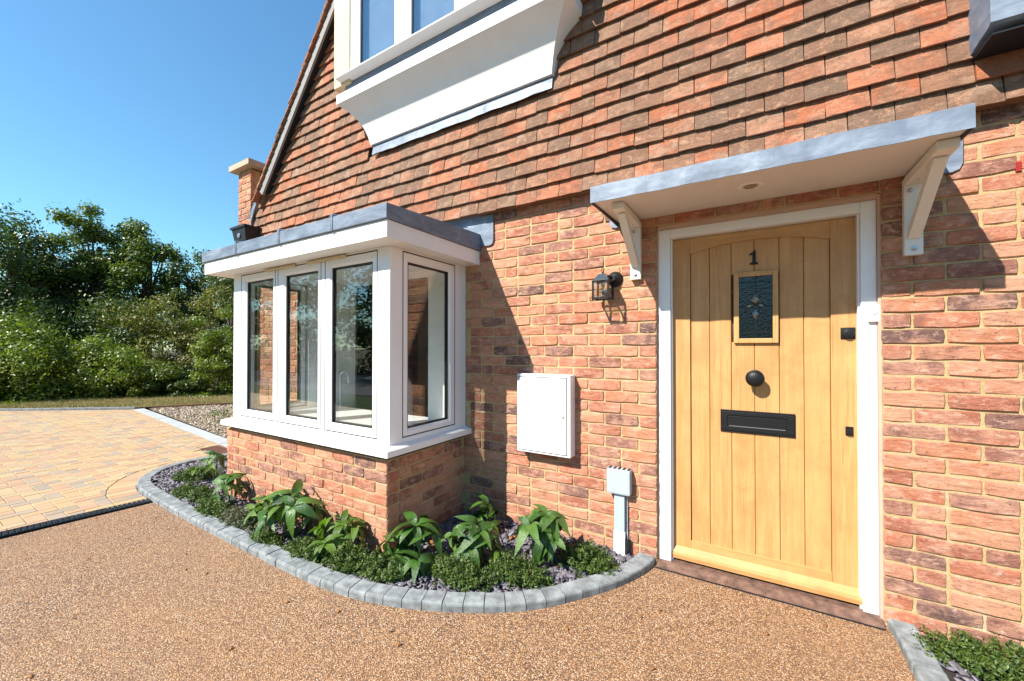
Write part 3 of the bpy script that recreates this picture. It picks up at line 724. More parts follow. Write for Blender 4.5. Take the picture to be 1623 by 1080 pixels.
# ---- first-floor oriel with coved apron (hipped at both ends)
OX0, OX1, OY = -3.612, -1.733, -.100
prof = [(0, 3.172), (.006, 3.205), (.017, 3.250), (.034, 3.300), (.056, 3.347), (.080, 3.387), (.106, 3.421), (.136, 3.452), (.166, 3.477), (.212, 3.510)]
def hipped(prof, m=None):
    m = m or MB(); base = len(m.v)
    for q, z in prof: m.v += [(OX0 - q, .0, z), (OX0 - q, OY - q, z), (OX1 + q, OY - q, z), (OX1 + q, .0, z)]
    for i in range(len(prof) - 1):
        for k in range(3):
            a = base + i * 4 + k; m.f.append((a, a + 1, a + 5, a + 4))
    return m
om = hipped([(-.03, 3.173)] + prof + [(.212, 3.592), (.10, 3.594)]); oriel = obj('oriel_window', om, M_paint, house, smooth=True)
hl = hipped([(.0, 3.5945), (.165, 3.5955), (.160, 3.66), (.150, 3.73)]); obj('oriel_lead', hl, M_lead, oriel)
fl = MB(); N = 26
for i in range(N + 1):
    x = -3.60 + i * (1.865) / N; wv = .003 * math.sin(i * 1.1) + .002 * math.sin(i * 2.7); fl.v += [(x, -.074, 3.190), (x, -.094, 3.076 + wv)]
for i in range(N): fl.f.append((2 * i, 2 * i + 2, 2 * i + 3, 2 * i + 1))
fo = obj('lead_apron', fl, M_lead, oriel); md = fo.modifiers.new('thick', 'SOLIDIFY'); md.thickness = .003
OW = -.272
st = MB(); st.prism([(-.070 + OW, 3.724), (OW - .070, 3.733), (OW + .03, 3.760), (OW + .1, 3.760), (OW + .1, 3.712), (OW, 3.716)], lambda y, z: (-3.805, y, z), lambda y, z: (-1.53, y, z)); obj('window_sill', st, M_pvc, oriel)
obj('corner_board', MB().box(-3.90, -3.68, OW - .012, .0, 3.69, 5.0, .003), M_cream, oriel)
obj('corner_board', MB().box(-1.66, -1.48, OW - .012, .0, 3.72, 5.0, .003), M_cream, oriel)
def framed(parent, org, ux, inn, u0, u1, z0, z1, gu0, gu1, gz0, gz1, glass, th=.03, sash_y=0.0, name='sash'):
    """a sash in the plane spanned by ux and z; inn points indoors. u0..z1 outer, gu0..gz1 glass edges"""
    org = Vector(org); ux = Vector(ux); inn = Vector(inn)
    def T(m): return [tuple(org + ux * v[0] + inn * (v[1] + sash_y) + Vector((0, 0, v[2]))) for v in m.v]
    m = MB(); c = .0035
    g = .0078
    for (a, b, d, e) in ((u0 + g, gu0 - .014, z0 + g, z1 - g), (gu1 + .014, u1 - g, z0 + g, z1 - g), (gu0 - .014, gu1 + .014, z0 + g, gz0 - .014), (gu0 - .014, gu1 + .014, gz1 + .014, z1 - g)):
        m.box(a, b, 0, .05, d, e, c)
    o = obj(name, MB().add(T(m), m.f), M_pvc, parent)
    bd_ = MB()                                            # sloped glazing bead
    O = [(gu0 - .0142, gz0 - .0142), (gu1 + .0142, gz0 - .0142), (gu1 + .0142, gz1 + .0142), (gu0 - .0142, gz1 + .0142)]; I = [(gu0, gz0), (gu1, gz0), (gu1, gz1), (gu0, gz1)]
    bd_.v = [(a, .002, b) for a, b in O] + [(a, .012, b) for a, b in I] + [(a, .03, b) for a, b in I]; bd_.f = [(i, (i + 1) % 4, 4 + (i + 1) % 4, 4 + i) for i in range(4)] + [(4 + i, 4 + (i + 1) % 4, 8 + (i + 1) % 4, 8 + i) for i in range(4)]
    obj('glazing_bead', MB().add(T(bd_), bd_.f), M_pvc, parent)
    gk = MB(); w = .009
    for (a, b, d, e) in ((gu0 - .001, gu0 + w, gz0, gz1), (gu1 - w, gu1 + .001, gz0, gz1), (gu0 + w, gu1 - w, gz0 - .001, gz0 + w * .4), (gu0 + w, gu1 - w, gz1 - w, gz1 + .001)): gk.box(a, b, .0155, .024, d, e)
    obj('gasket', MB().add(T(gk), gk.f), M_gasket, parent)
    for yy in (.0235, .0405):
        pn = MB().box(gu0 + .001, gu1 - .001, yy, yy + .0035, gz0 + .001, gz1 - .001)
        obj('pane', MB().add(T(pn), pn.f), glass, parent)
        if name == 'upper_sash': break
    sp_ = MB()
    for (a, b, d, e) in ((gu0 + .001, gu0 + .013, gz0, gz1), (gu1 - .013, gu1 - .001, gz0, gz1), (gu0 + .013, gu1 - .013, gz0, gz0 + .012), (gu0 + .013, gu1 - .013, gz1 - .012, gz1)): sp_.box(a, b, .0275, .0400, d, e)
    obj('spacer_bar', MB().add(T(sp_), sp_.f), M_gasket, parent)
    seal = MB()                                          # dark rebate line round the sash
    for (a, b, d, e) in ((u0 - .001, u0 + .0085, z0, z1), (u1 - .0085, u1 + .001, z0, z1), (u0 + .0085, u1 - .0085, z0 - .001, z0 + .0085), (u0 + .0085, u1 - .0085, z1 - .0085, z1 + .001)): seal.box(a, b, .0014, .04, d, e)
    obj('rebate_seal', MB().add(T(seal), seal.f), M_gasket, parent)
    return o
fr = MB(); GW0 = -3.64
oz0, oz1 = 3.762, 5.0
edges = [-3.66, -3.03, -2.39, -1.75, -1.66]
for x0, x1 in ((-3.68, -3.640), (-3.052, -3.012), (-2.410, -2.370), (-1.76, -1.66)): fr.box(x0, x1, OW, OW + .06, oz0, oz1, .002)
fr.box(-3.68, -1.66, OW + .001, OW + .059, oz0 - .002, oz0 + .012); obj('window_frame', fr, M_pvc, oriel)
for a, b, ga, gb in ((-3.640, -3.052, -3.564, -3.119), (-3.012, -2.410, -2.929, -2.471), (-2.370, -1.76, -2.293, -1.84)):
    framed(oriel, (0, OW + .002, 0), (1, 0, 0), (0, 1, 0), a, b, oz0 + .012, oz1, ga, gb, 3.790, oz1 - .08, M_glass_far, name='upper_sash')
obj('sky_reflection_panel', MB().box(-3.67, -1.67, -.19, -.18, 3.6, 5.0), simple('reflected_sky_blue', (.52, .60, .68), .8), oriel)  # added panel behind the upper panes, its blue stands in for reflected sky
obj('oriel_head', MB().box(-3.92, -1.46, OW - .05, .0, 5.0, 5.12), M_pvc, oriel)
lc = MB(); lc.box(-1.529, -1.478, -.30, .0, 3.62, 3.715, .004); obj('lead_corner', lc, M_lead, oriel)

# ---- lead-clad bay at the right edge
lb_ = MB(); X0, X1, Y0 = .279, 2.3, -.25
P = [(0, 2.53), (-.14, 2.548), (-.236, 2.556), (-.25, 2.566), (-.25, 3.05), (0, 3.05)]
lb_.prism(P, lambda y, z: (X0, y, z), lambda y, z: (X1, y, z)); lead_bay = obj('lead_clad_bay', lb_, M_lead, house)
obj('bay_underside', MB().box(X0 + .01, X1, -.235, -.01, 2.522, 2.5285), M_blackplastic, lead_bay)
wbx = MB(); wbx.box(X0 + .04, X1 - .05, -.22, -.15, 3.05, 4.3, .004); obj('bay_window_frame', wbx, M_pvc, lead_bay)

# ---- ground-floor bay window
BF, BX0, BX1, BZ0, BZ1 = -.80, -4.618, -2.560, .618, 1.928
bw = MB()
sp = [(-.875, .566), (-.875, .606), (-.868, .611), (-.80, .628), (-.74, .628), (-.74, .566)]
# sill: front run and two returns, mitred
def sill_loft(m):
    offs = [(.075, .566), (.075, .604), (.069, .610), (.0, .626), (-.06, .626), (-.06, .566)]
    rings = []
    for (bx, sy) in (('L0', 0), ('L', 1), ('R', 1), ('R0', 0)):
        ring = []
        for o_, z in offs:
            x = (BX0 - o_ + .01) if bx[0] == 'L' else (BX1 + o_ - .015); y = (BF - o_ + .003) if sy else -.0
            ring.append((x, y, z))
        rings.append(ring)
    n = len(offs); base = len(m.v)
    for r_ in rings: m.v += r_
    for i in range(3):
        for k in range(n): m.f.append((base + i * n + k, base + i * n + (k + 1) % n, base + (i + 1) * n + (k + 1) % n, base + (i + 1) * n + k))
    m.f.append(tuple(base + k for k in range(n))); m.f.append(tuple(base + 3 * n + k for k in range(n))[::-1]); return m
cpost = [(-2.680, BX1), (BX0, -4.487)]
for x0, x1 in cpost: bw.box(x0, x1, BF, BF + .10, BZ0, BZ1, .003)
bw.box(-4.487, -2.68, BF + .001, BF + .09, BZ0, .650, .002); bw.box(-4.487, -2.68, BF + .001, BF + .09, 1.915, BZ1, .002)
for x0, x1 in ((-3.920, -3.890), (-3.298, -3.255)): bw.box(x0, x1, BF + .001, BF + .09, .650, 1.915, .002)
# return frames
for (X, s_) in ((BX1, -1), (BX0, 1)):
    xa, xb = (X - .09, X - .001) if s_ < 0 else (X + .001, X + .09)
    bw.box(xa, xb, BF + .10, -.690, BZ0, BZ1, .002); bw.box(xa, xb, -.135, .0, BZ0, BZ1, .002)
    bw.box(xa, xb, -.690, -.135, BZ0, .652, .002); bw.box(xa, xb, -.690, -.135, 1.917, BZ1, .002)
bay = obj('bay_window', bw, M_pvc, house)
obj('window_sill', sill_loft(MB()), M_pvc, bay)
obj('plinth_cavity', MB().box(PX0 + .02, PX1 - .02, PY + .02, 0, .529, .566), M_blackplastic, bay)
for u0, u1, g0, g1 in ((-4.487, -3.920, -4.402, -3.970), (-3.890, -3.298, -3.785, -3.352), (-3.255, -2.680, -3.185, -2.742)):
    framed(bay, (0, BF + .001, 0), (1, 0, 0), (0, 1, 0), u0, u1, .650, 1.915, g0, g1, .714, 1.846, M_glass)
framed(bay, (BX1 - .001, 0, 0), (0, 1, 0), (-1, 0, 0), -.690, -.135, .652, 1.917, -.632, -.205, .706, 1.852, M_glass)
framed(bay, (BX0 + .001, 0, 0), (0, 1, 0), (1, 0, 0), -.690, -.135, .652, 1.917, -.632, -.205, .706, 1.852, M_glass)
for x0, x1 in ((-4.06, -3.62), (-3.46, -3.00)):
    obj('trickle_vent', MB().box(x0, x1, BF - .018, BF - .0005, 1.900, 1.921, .004), M_cream, bay)
FX0, FX1, FY = -4.815, -2.418, -.952
roofm = MB(); roofm.box(FX0, FX1, FY, .004, 1.9285, 1.945); roofm.box(FX0, FX1, FY, FY + .02, 1.945, 2.034, .002); roofm.box(FX1 - .02, FX1, FY + .0205, .0, 1.945, 2.034, .002); roofm.box(FX0, FX0 + .02, FY + .0205, .0, 1.945, 2.034, .002)
bayroof = obj('bay_roof', roofm, M_paint, house)
ld = MB(); LX0, LX1, LY = FX0 - .018, FX1 + .014, FY - .016
ld.add([(LX0, LY, 2.036), (LX1, LY, 2.036), (LX0, LY, 2.128), (LX1, LY, 2.128), (LX0, .0, 2.036), (LX1, .0, 2.036), (LX0, .0, 2.172), (LX1, .0, 2.172)], [(0, 1, 3, 2), (1, 5, 7, 3), (4, 0, 2, 6), (2, 3, 7, 6), (0, 4, 5, 1), (5, 4, 6, 7)])
ldo = obj('lead_roof', ld, M_lead, bayroof); mdb = ldo.modifiers.new('b', 'BEVEL'); mdb.width = .004; mdb.segments = 2
for x in (-4.212, -3.567, -2.93):
    m = MB(); m.box(x - .012, x + .012, LY - .005, LY + .001, 2.034, 2.126, .002); m.box(x - .005, x + .0, LY - .0065, LY - .004, 2.034, 2.13)
    m.tube([(x, LY - .004, 2.132), (x, LY + .05, 2.139), (x, -.04, 2.178)], .016, 10)
    obj('lead_roll', m, M_lead, bayroof, smooth=True)
def soaker(x0, x1, z0, z1, y, parent, right=True):
    r_ = .035; P = [(x0, z1), (x1, z1), (x1, z0 + r_), (x1 - r_ * .3, z0 + r_ * .3), (x1 - r_, z0), (x0, z0)] if right else [(x0, z1), (x1, z1), (x1, z0), (x0 + r_, z0), (x0 + r_ * .3, z0 + r_ * .3), (x0, z0 + r_)]
    m = MB().prism(P, lambda x, z: (x, y, z), lambda x, z: (x, y + .004, z)); o = obj('lead_flashing', m, M_lead, parent); return o
soaker(LX1 - .3, -2.28, 2.070, 2.31, -.014, bayroof); soaker(-5.0, LX0 + .2, 2.08, 2.31, -.014, bayroof, False)
up = MB(); up.box(LX0, LX1, -.0145, -.006, 2.16, 2.33); obj('lead_upstand', up, M_lead, bayroof)

# ---- interior behind the bay
room = MB(); room.box(-5.70, -1.25, .10, 4.4, -.10, -.05); obj('room_floor', room, M_floor, house)
rw = MB(); rw.box(-5.70, -5.62, .10, 4.4, -.05, 2.42); rw.box(-1.25, -1.20, .22, 4.4, -.05, 2.42); rw.box(-5.62, -1.25, 4.3, 4.38, -.05, 2.42)
rw.box(-5.62, -4.25, .101, .22, -.05, 2.42); rw.box(-2.95, -1.25, .101, .22, -.05, 2.42); rw.box(-4.25, -2.95, .101, .22, 2.06, 2.42)
rw.box(-2.96, -2.565, -.014, -.001, .632, 1.93); rw.box(-4.615, -4.24, -.014, -.001, .632, 1.93); rw.box(-2.960, -2.9515, -.0005, .22, .632, 2.06); rw.box(-4.2485, -4.24, -.0005, .22, .632, 2.06)
obj('room_walls', rw, M_wallpaint, house); obj('room_ceiling', MB().box(-5.70, -1.20, .22, 4.4, 2.42, 2.50), M_wallpaint, house)
obj('bay_ceiling', MB().box(BX0 + .09, BX1 - .09, BF + .1, .22, 1.93, 1.95), M_wallpaint, house)
obj('window_board', MB().box(BX0 + .09, BX1 - .09, BF + .09, .10, .60, .632, .003), M_pvc, house)
obj('kitchen_unit', MB().box(-5.62, -5.0, 1.30, 1.95, -.05, 2.15, .004), M_dark, house)
obj('kitchen_unit', MB().box(-5.62, -3.2, 3.65, 4.3, -.05, .86, .004).box(-5.62, -3.2, 3.62, 4.3, .862, .90), M_dark, house)
hall = MB(); hall.box(-1.19, .02, .30, 3.5, -.05, -.03); hall.box(.10, .15, .30, 3.5, -.05, 2.4); hall.box(-1.19, .1, 3.4, 3.5, -.05, 2.4); hall.box(-1.19, .1, .30, 3.4, 2.3, 2.36); obj('hall_lining', hall, M_wallpaint, house)
tap = thing('kitchen_tap', 'pale curved kitchen tap seen through the third bay pane', 'tap', (-4.22, .02, .632))
tm = MB().tube([(-4.22, .02, .632), (-4.22, .02, .95)] + [(-4.22 + .07 * (1 - math.cos(a)), .02 - .0, .95 + .07 * math.sin(a)) for a in [math.pi * k / 8 for k in range(1, 9)]] + [(-4.08, .02, .90)], .013, 10); tm.lathe([(.028, 0), (.028, .02), (.013, .03)], (-4.22, .02, .632), (0, 0, 1), 12)
obj('spout', tm, simple('white_enamel', (.75, .75, .75), .25), tap, smooth=True)

# ---- canopy over the door
canopy_x0, canopy_x1, canopy_y = -1.305, .148, -.51
cm = MB(); cm.add([(canopy_x0 + .012, canopy_y + .012, 2.064), (canopy_x1 - .012, canopy_y + .012, 2.064), (canopy_x1 - .012, 0, 2.082), (canopy_x0 + .012, 0, 2.082),
                   (canopy_x0 + .012, canopy_y + .012, 2.10), (canopy_x1 - .012, canopy_y + .012, 2.10), (canopy_x1 - .012, 0, 2.12), (canopy_x0 + .012, 0, 2.12)], [(0, 1, 2, 3), (7, 6, 5, 4), (0, 4, 5, 1), (1, 5, 6, 2), (2, 6, 7, 3), (3, 7, 4, 0)])
canopy = obj('door_canopy', cm, simple('cream_soffit', (.64, .60, .55), .6, .3, var=.03), house)
cl = MB(); y0 = canopy_y; N = 24
top = []; fz = lambda t: 2.148 + .0015 * math.sin(t * 20)
for i in range(N + 1):
    t = i / N; x = canopy_x0 + t * (canopy_x1 - canopy_x0); w_ = .0018 * math.sin(t * 31) + .0012 * math.sin(t * 67)
    cl.v += [(x, y0 - .001 + w_, 2.055 + .001 * math.sin(t * 43)), (x, y0 + w_ * .5, 2.142), (x, y0 + .010, fz(t)), (x, .0, 2.285)]
for i in range(N):
    for k in range(3): cl.f.append((4 * i + k, 4 * (i + 1) + k, 4 * (i + 1) + k + 1, 4 * i + k + 1))
for e in (0, N):
    b0 = 4 * e; x = cl.v[b0][0]; n0 = len(cl.v); cl.v += [(x, .0, 2.066)]; cl.f.append((b0, b0 + 1, b0 + 2, b0 + 3, n0))
co = obj('lead_cover', cl, M_lead, canopy); md = co.modifiers.new('thick', 'SOLIDIFY'); md.thickness = .004; md.offset = -1
obj('drip_edge', MB().box(canopy_x0 + .003, canopy_x0 + .011, canopy_y + .02, -.0, 2.058, 2.066).box(canopy_x1 - .011, canopy_x1 - .003, canopy_y + .02, .0, 2.058, 2.066), M_blackplastic, canopy)
soaker(canopy_x1 - .02, .275, 2.062, 2.33, -.012, canopy); soaker(-1.352, canopy_x0 + .05, 2.05, 2.33, -.012, canopy, False)
obj('lead_upstand', MB().box(canopy_x0, canopy_x1, -.012, -.004, 2.27, 2.34), M_lead, canopy)
M_br = simple('bracket_paint', (.72, .69, .63), .5, .4, var=.02)
for x0, x1 in ((-1.211, -1.146), (.073, .138)):
    b = MB(); b.box(x0, x1, -.036, -.002, 1.695, 2.060, .003); b.box(x0, x1, -.425, -.0365, 2.028, 2.064, .003)
    xm = (x0 + x1) / 2; b.bar((xm, -.030, 1.785), (xm, -.345, 2.034), .040, .044, (1, 0, 0), .002)
    br = obj('bracket', b, M_br, canopy)
    bo = MB()
    for z in (1.725, 2.0): bo.lathe([(.011, 0), (.011, .003), (.007, .004), (.007, .009), (0, .010)], ((x0 + x1) / 2 + (0 if z < 1.9 else -.012), -.036, z), (0, -1, 0), 12)
    for yy in (-.10, -.30): bo.lathe([(.0055, 0), (.0055, .001), (0, .0012)], (xm, yy, 2.0275), (0, 0, -1), 8)
    obj('bracket_bolt', bo, M_steel, canopy)
dl = MB(); dl.lathe([(.058, 0), (.058, .003), (.050, .007), (.040, .008), (.036, .002), (.020, -.002), (0, -.002)], (-.550, -.285, 2.0735), (0, .034, -1), 28)
obj('downlight_rim', dl, M_br, canopy, smooth=True); obj('downlight_lens', MB().lathe([(.030, 0), (.026, .003), (0, .004)], (-.550, -.285, 2.0665), (0, .034, -1), 20), simple('lens_bronze', (.30, .22, .15), .25), canopy, smooth=True)

# ---- front door and frame
DF, DL = .030, .080
df = MB(); FXl, FXr = -1.052, -.013
df.box(FXl, -.981, DF, DF + .07, -.078, 2.000, .004); df.box(-.074, FXr, DF, DF + .07, -.078, 2.000, .004); df.box(-.981, -.074, DF + .0005, DF + .07, 1.943, 2.000, .004)
df.box(-.9805, -.972, DF + .02, DF + .05, -.07, 1.943); df.box(-.083, -.0745, DF + .02, DF + .05, -.07, 1.943)
dframe = obj('door_frame', df, M_pvc, house)
se = MB(); se.box(FXr + .0005, -.0005, .012, .09, -.085, 2.02); se.box(-1.0600, FXl - .0005, .022, .09, -.085, 2.02); se.box(FXl, FXr, .012, .09, 2.0005, 2.0235); obj('sealant_bead', se, M_sealant, dframe)
ts = MB(); ts.prism([(-.045, -.100), (-.045, -.086), (.02, -.064), (.12, -.060), (.12, -.100)], lambda y, z: (-1.056, y, z), lambda y, z: (-.004, y, z)); obj('threshold', ts, M_wood_sill, dframe)
obj('threshold_strip', MB().box(-1.060, -.006, -.0495, -.0455, -.100, -.083), M_blackplastic, dframe)
obj('door_shadow_gap', MB().box(-.98, -.0745, DL + .046, DL + .06, -.0595, 1.942), M_blackplastic, dframe)  # black sheet behind the leaf stands in for shade in the gaps
ax0, ax1, az, am = -.873, -.188, 1.842, 1.888
def arch(x):
    t = (x - (ax0 + ax1) / 2) / ((ax1 - ax0) / 2); return az + (am - az) * (1 - t * t)
dm = MB(); dm.box(-.977, -.8735, DL, DL + .044, -.046, 1.940, .002); dm.box(-.1875, -.077, DL, DL + .044, -.046, 1.940, .002)
door = obj('front_door', dm, M_oak, house, label='oak front door with arched top rail and small leaded pane')
N = 16; P = [(ax0 + .0003, 1.940)] + [(ax0 + .0003 + (ax1 - ax0 - .0006) * i / N, arch(ax0 + (ax1 - ax0) * i / N)) for i in range(N + 1)] + [(ax1 - .0003, 1.940)]
obj('top_rail', MB().prism(P, lambda x, z: (x, DL + .0003, z), lambda x, z: (x, DL + .044, z)), M_oakh, door)
obj('bottom_rail', MB().box(ax0 + .0003, ax1 - .0003, DL + .0003, DL + .044, -.046, .070, .002), M_oakh, door)
pl = [-.873, -.766, -.650, -.533, -.414, -.302, -.188]
WX0, WX1, WZ0, WZ1 = -.637, -.418, 1.287, 1.700
for a, b in zip(pl, pl[1:]):
    g = .0009; m = MB(); a2, b2 = a + g, b - g
    def pk(m, x0, x1, z0, z1t):
        n = 3; xs = [x0 + (x1 - x0) * i / n for i in range(n + 1)]; e = .003
        zt = [z1t if z1t is not None else arch(x) + .004 for x in xs]
        m.prism([(x0, z0), (x1, z0)] + [(xs[i], zt[i]) for i in range(n, -1, -1)], lambda x, z: (min(max(x, x0 + e), x1 - e), DL + .012, z), lambda x, z: (x, DL + .0152, z))
        m.prism([(x0, z0), (x1, z0)] + [(xs[i], zt[i]) for i in range(n, -1, -1)], lambda x, z: (x, DL + .0152, z), lambda x, z: (x, DL + .035, z))
    if b < WX0 + .01 or a > WX1 - .01: pk(m, a2, b2, .066, None)
    else: pk(m, a2, b2, .066, WZ0 + .006); pk(m, a2, b2, WZ1 - .006, None)
    obj('plank', m, M_oak, door)
obj('groove_backing', MB().box(ax0, ax1, DL + .030, DL + .0365, .05, 1.90), M_wood_sill, door)
wb = MB().prism([(DL - .001, .022), (DL - .030, -.006), (DL - .034, -.022), (DL - .030, -.046), (DL - .001, -.046)], lambda y, z: (-.984, y, z), lambda y, z: (-.0745, y, z)); obj('weather_bar', wb, M_oakh, door)
wf = MB(); e = .027
for (a, b, c_, d) in ((WX0, WX0 + e, WZ0, WZ1), (WX1 - e, WX1, WZ0, WZ1), (WX0 + e, WX1 - e, WZ0, WZ0 + e), (WX0 + e, WX1 - e, WZ1 - e, WZ1)): wf.box(a, b, DL - .006, DL + .03, c_, d, .004)
wfo = obj('pane_frame', wf, oak_mat('oak_bead', c=((.62, .34, .12), (.70, .42, .17), (.55, .28, .10))), door)
gx0, gx1, gz0, gz1 = WX0 + e, WX1 - e, WZ0 + e, WZ1 - e
obj('leaded_pane', MB().box(gx0, gx1, DL + .008, DL + .012, gz0, gz1), M_doorglass, door)
lm = MB(); xm = (gx0 + gx1) / 2; zc = gz0 + (gz1 - gz0) * .52; yy = DL + .0075
def came(a, b, w=.0035): lm.bar((a[0], yy, a[1]), (b[0], yy, b[1]), w, .003, (0, 1, 0))
came((xm, gz0), (xm, zc - .09)); came((xm, zc + .075), (xm, gz1)); came((gx0, zc), (xm - .055, zc)); came((xm + .055, zc), (gx1, zc)); came((gx0, gz0 + .035), (gx1, gz0 + .035)); came((gx0, gz1 - .035), (gx1, gz1 - .035))
dia = [[(xm, zc + .075), (xm + .028, zc + .035), (xm, zc + .012), (xm - .028, zc + .035)], [(xm, zc + .006), (xm - .026, zc + .016), (xm - .055, zc - .001), (xm - .028, zc - .012)],
       [(xm, zc + .006), (xm + .026, zc + .016), (xm + .055, zc - .001), (xm + .028, zc - .012)], [(xm, zc - .012), (xm + .020, zc - .045), (xm, zc - .082), (xm - .020, zc - .045)]]
bmesh_ = MB()
for d in dia:
    for a, b in zip(d, d[1:] + d[:1]): came(a, b, .0022)
    c_ = (sum(p[0] for p in d) / 4, sum(p[1] for p in d) / 4)
    inn_ = [(c_[0] + (p[0] - c_[0]) * .5, c_[1] + (p[1] - c_[1]) * .5) for p in d]
    bmesh_.add([(p[0], yy, p[1]) for p in d] + [(p[0], yy - .005, p[1]) for p in inn_], [(0, 1, 5, 4), (1, 2, 6, 5), (2, 3, 7, 6), (3, 0, 4, 7), (4, 5, 6, 7)])
obj('lead_came', lm, M_black, door); obj('bevelled_glass', bmesh_, M_bevel, door)
# number 1, knob, letter plate, lock, keyhole
n1 = [(-.020, 1.742), (.020, 1.742), (.020, 1.750), (.009, 1.753), (.009, 1.823), (.001, 1.823), (-.006, 1.812), (-.022, 1.804), (-.022, 1.797), (-.007, 1.799), (-.007, 1.753), (-.020, 1.750)]
obj('house_number', MB().prism([(-.534 + x, z) for x, z in n1], lambda x, z: (x, DL + .003, z), lambda x, z: (x, DL + .0125, z)), M_black, door)
kb = MB().lathe([(.047, 0), (.047, .005), (.040, .010), (.019, .014), (.017, .032), (.030, .040), (.043, .050), (.046, .060), (.040, .072), (.024, .080), (.012, .082), (0, .083)], (-.533, DL + .012, 1.085), (0, -1, 0), 32); obj('door_knob', kb, M_black, door, smooth=True)
lp = MB(); a, b, c_, d = -.709, -.343, .762, .893
lp.box(a, b, DL + .004, DL + .012, c_, d, .002)
for q in ((a + .006, b - .006, d - .030, d - .012), (a + .006, b - .006, c_ + .010, c_ + .032), (a + .006, a + .036, c_ + .032, d - .030), (b - .036, b - .006, c_ + .032, d - .030)): lp.box(q[0], q[1], DL + .0, DL + .006, q[2], q[3], .0015)
lpo = obj('letter_plate', lp, M_black, door); obj('letter_flap', MB().box(a + .040, b - .040, DL + .0015, DL + .005, c_ + .036, d - .036, .0015), M_black, door); obj('flap_edge', MB().box(a + .045, b - .045, DL - .001, DL + .0012, c_ + .036, c_ + .039), M_steel, door)
lk = MB(); lk.box(-.148, -.088, DL - .005, DL - .0002, 1.305, 1.365, .002); lk.lathe([(.025, 0), (.025, .010), (.021, .016), (.013, .018), (0, .018)], (-.118, DL - .004, 1.333), (0, -1, 0), 20); obj('door_lock', lk, M_black, door, smooth=True)
kl = MB(); kl.box(-.131, -.099, DL - .006, DL - .0002, .803, .850, .006); kl.box(-.127, -.103, DL - .016, DL - .005, .808, .835, .004); obj('keyhole_cover', kl, M_black, door)
# red weep vent in a perpend
wv = MB(); wv.box(.437, .452, -.003, .01, 2.022, 2.066)
for i in range(5): wv.box(.437, .452, -.006, -.003, 2.024 + i * .0085, 2.028 + i * .0085)
obj('weep_vent', wv, M_red, house)

# ================================================================== THINGS FIXED TO THE WALL
mc = thing('meter_cabinet', 'white wall-mounted meter cabinet on the brickwork right of the bay window', 'meter box', (-1.81, 0, .51))
q = MB(); q.box(-2.018, -1.601, -.088, .0, .510, 1.072, .006); obj('cabinet_body', q, M_pvc, mc)
q = MB(); q.box(-2.002, -1.630, -.0915, -.0885, .528, 1.048, .0012); obj('cabinet_door', q, M_pvc, mc)
q = MB(); q.box(-2.0075, -1.6245, -.0892, -.0882, .5225, 1.0535); obj('door_gap', q, M_gasket, mc)
obj('keyhole', MB().lathe([(.009, 0), (.009, .0015), (.005, .0016), (.004, .0005), (0, .0005)], (-1.652, -.0914, .782), (0, -1, 0), 14).box(-1.654, -1.650, -.0935, -.0925, .777, .787), M_steel, mc)
eb = thing('junction_box', 'pale grey plastic junction box with conduit beside the door frame', 'junction box', (-1.28, 0, -.07))
q = MB(); q.box(-1.362, -1.209, -.062, -.0005, .318, .478, .012); obj('box_cover', q, M_grey, eb)
q = MB()
for i in range(5): q.box(-1.350 + i * .03, -1.338 + i * .03, -.052, -.004, .4775, .481)
obj('top_clips', q, M_blackplastic, eb)
q = MB(); q.box(-1.318, -1.250, -.040, -.0005, .078, .3175, .006); obj('conduit', q, M_grey, eb); q = MB(); q.box(-1.321, -1.247, -.044, -.0005, -.078, .0775, .006); obj('conduit_foot', q, M_pvc, eb)
obj('cable', MB().tube([(-1.240, -.012, .316), (-1.241, -.012, .10), (-1.236, -.016, .0), (-1.246, -.03, -.07)], .0045, 7), M_grey, eb)
obj('black_pipe', MB().tube([(-1.236, -.02, .03), (-1.234, -.025, -.03), (-1.246, -.03, -.08)], .016, 10), M_blackplastic, eb)
bell = thing('door_bell', 'small white door bell push on the right door frame', 'door bell', (-.030, .03, 1.43))
q = MB(); q.box(-.052, -.004, .010, .0295, 1.388, 1.474, .008); obj('bell_body', q, M_pvc, bell); obj('bell_button', MB().lathe([(.017, 0), (.017, .002), (.014, .004), (0, .005)], (-.028, .010, 1.440), (0, -1, 0), 20), simple('bell_grey', (.62, .63, .64), .4), bell, smooth=True)
# wall lantern
lt = thing('wall_lantern', 'black wall lantern with clear bulb left of the front door', 'wall light', (-1.318, 0, 1.71))
q = MB().lathe([(.052, 0), (.050, .009), (.042, .020), (.027, .028), (.016, .036), (.014, .05), (0, .05)], (-1.318, .0, 1.712), (0, -1, 0), 28); obj('back_plate', q, M_black, lt, smooth=True)
lx, ly = -1.372, -.092; hw = .050
q = MB().tube([(-1.318, -.03, 1.715), (-1.335, -.055, 1.722), (lx + .01, ly + .015, 1.728)], .011, 8)
obj('arm', q, M_black, lt, smooth=True)
q = MB(); z1, z0 = 1.686, 1.574
q.box(lx - hw - .006, lx + hw + .006, ly - hw - .006, ly + hw + .006, z1, z1 + .008, .002)
for sx in (-1, 1):
    for sy in (-1, 1): q.box(lx + sx * hw - .005, lx + sx * hw + .005, ly + sy * hw - .005, ly + sy * hw + .005, z0, z1)
for sy in (-1, 1): q.box(lx - hw, lx + hw, ly + sy * hw - .004, ly + sy * hw + .004, z0 + .0, z0 + .010); q.box(lx + sy * hw - .004, lx + sy * hw + .004, ly - hw, ly + hw, z0, z0 + .010)
for sx in (-1, 0, 1): q.lathe([(.005, 0), (.006, .006), (0, .012)], (lx + sx * hw, ly - hw, z0), (0, 0, -1), 8)
obj('cage', q, M_black, lt)
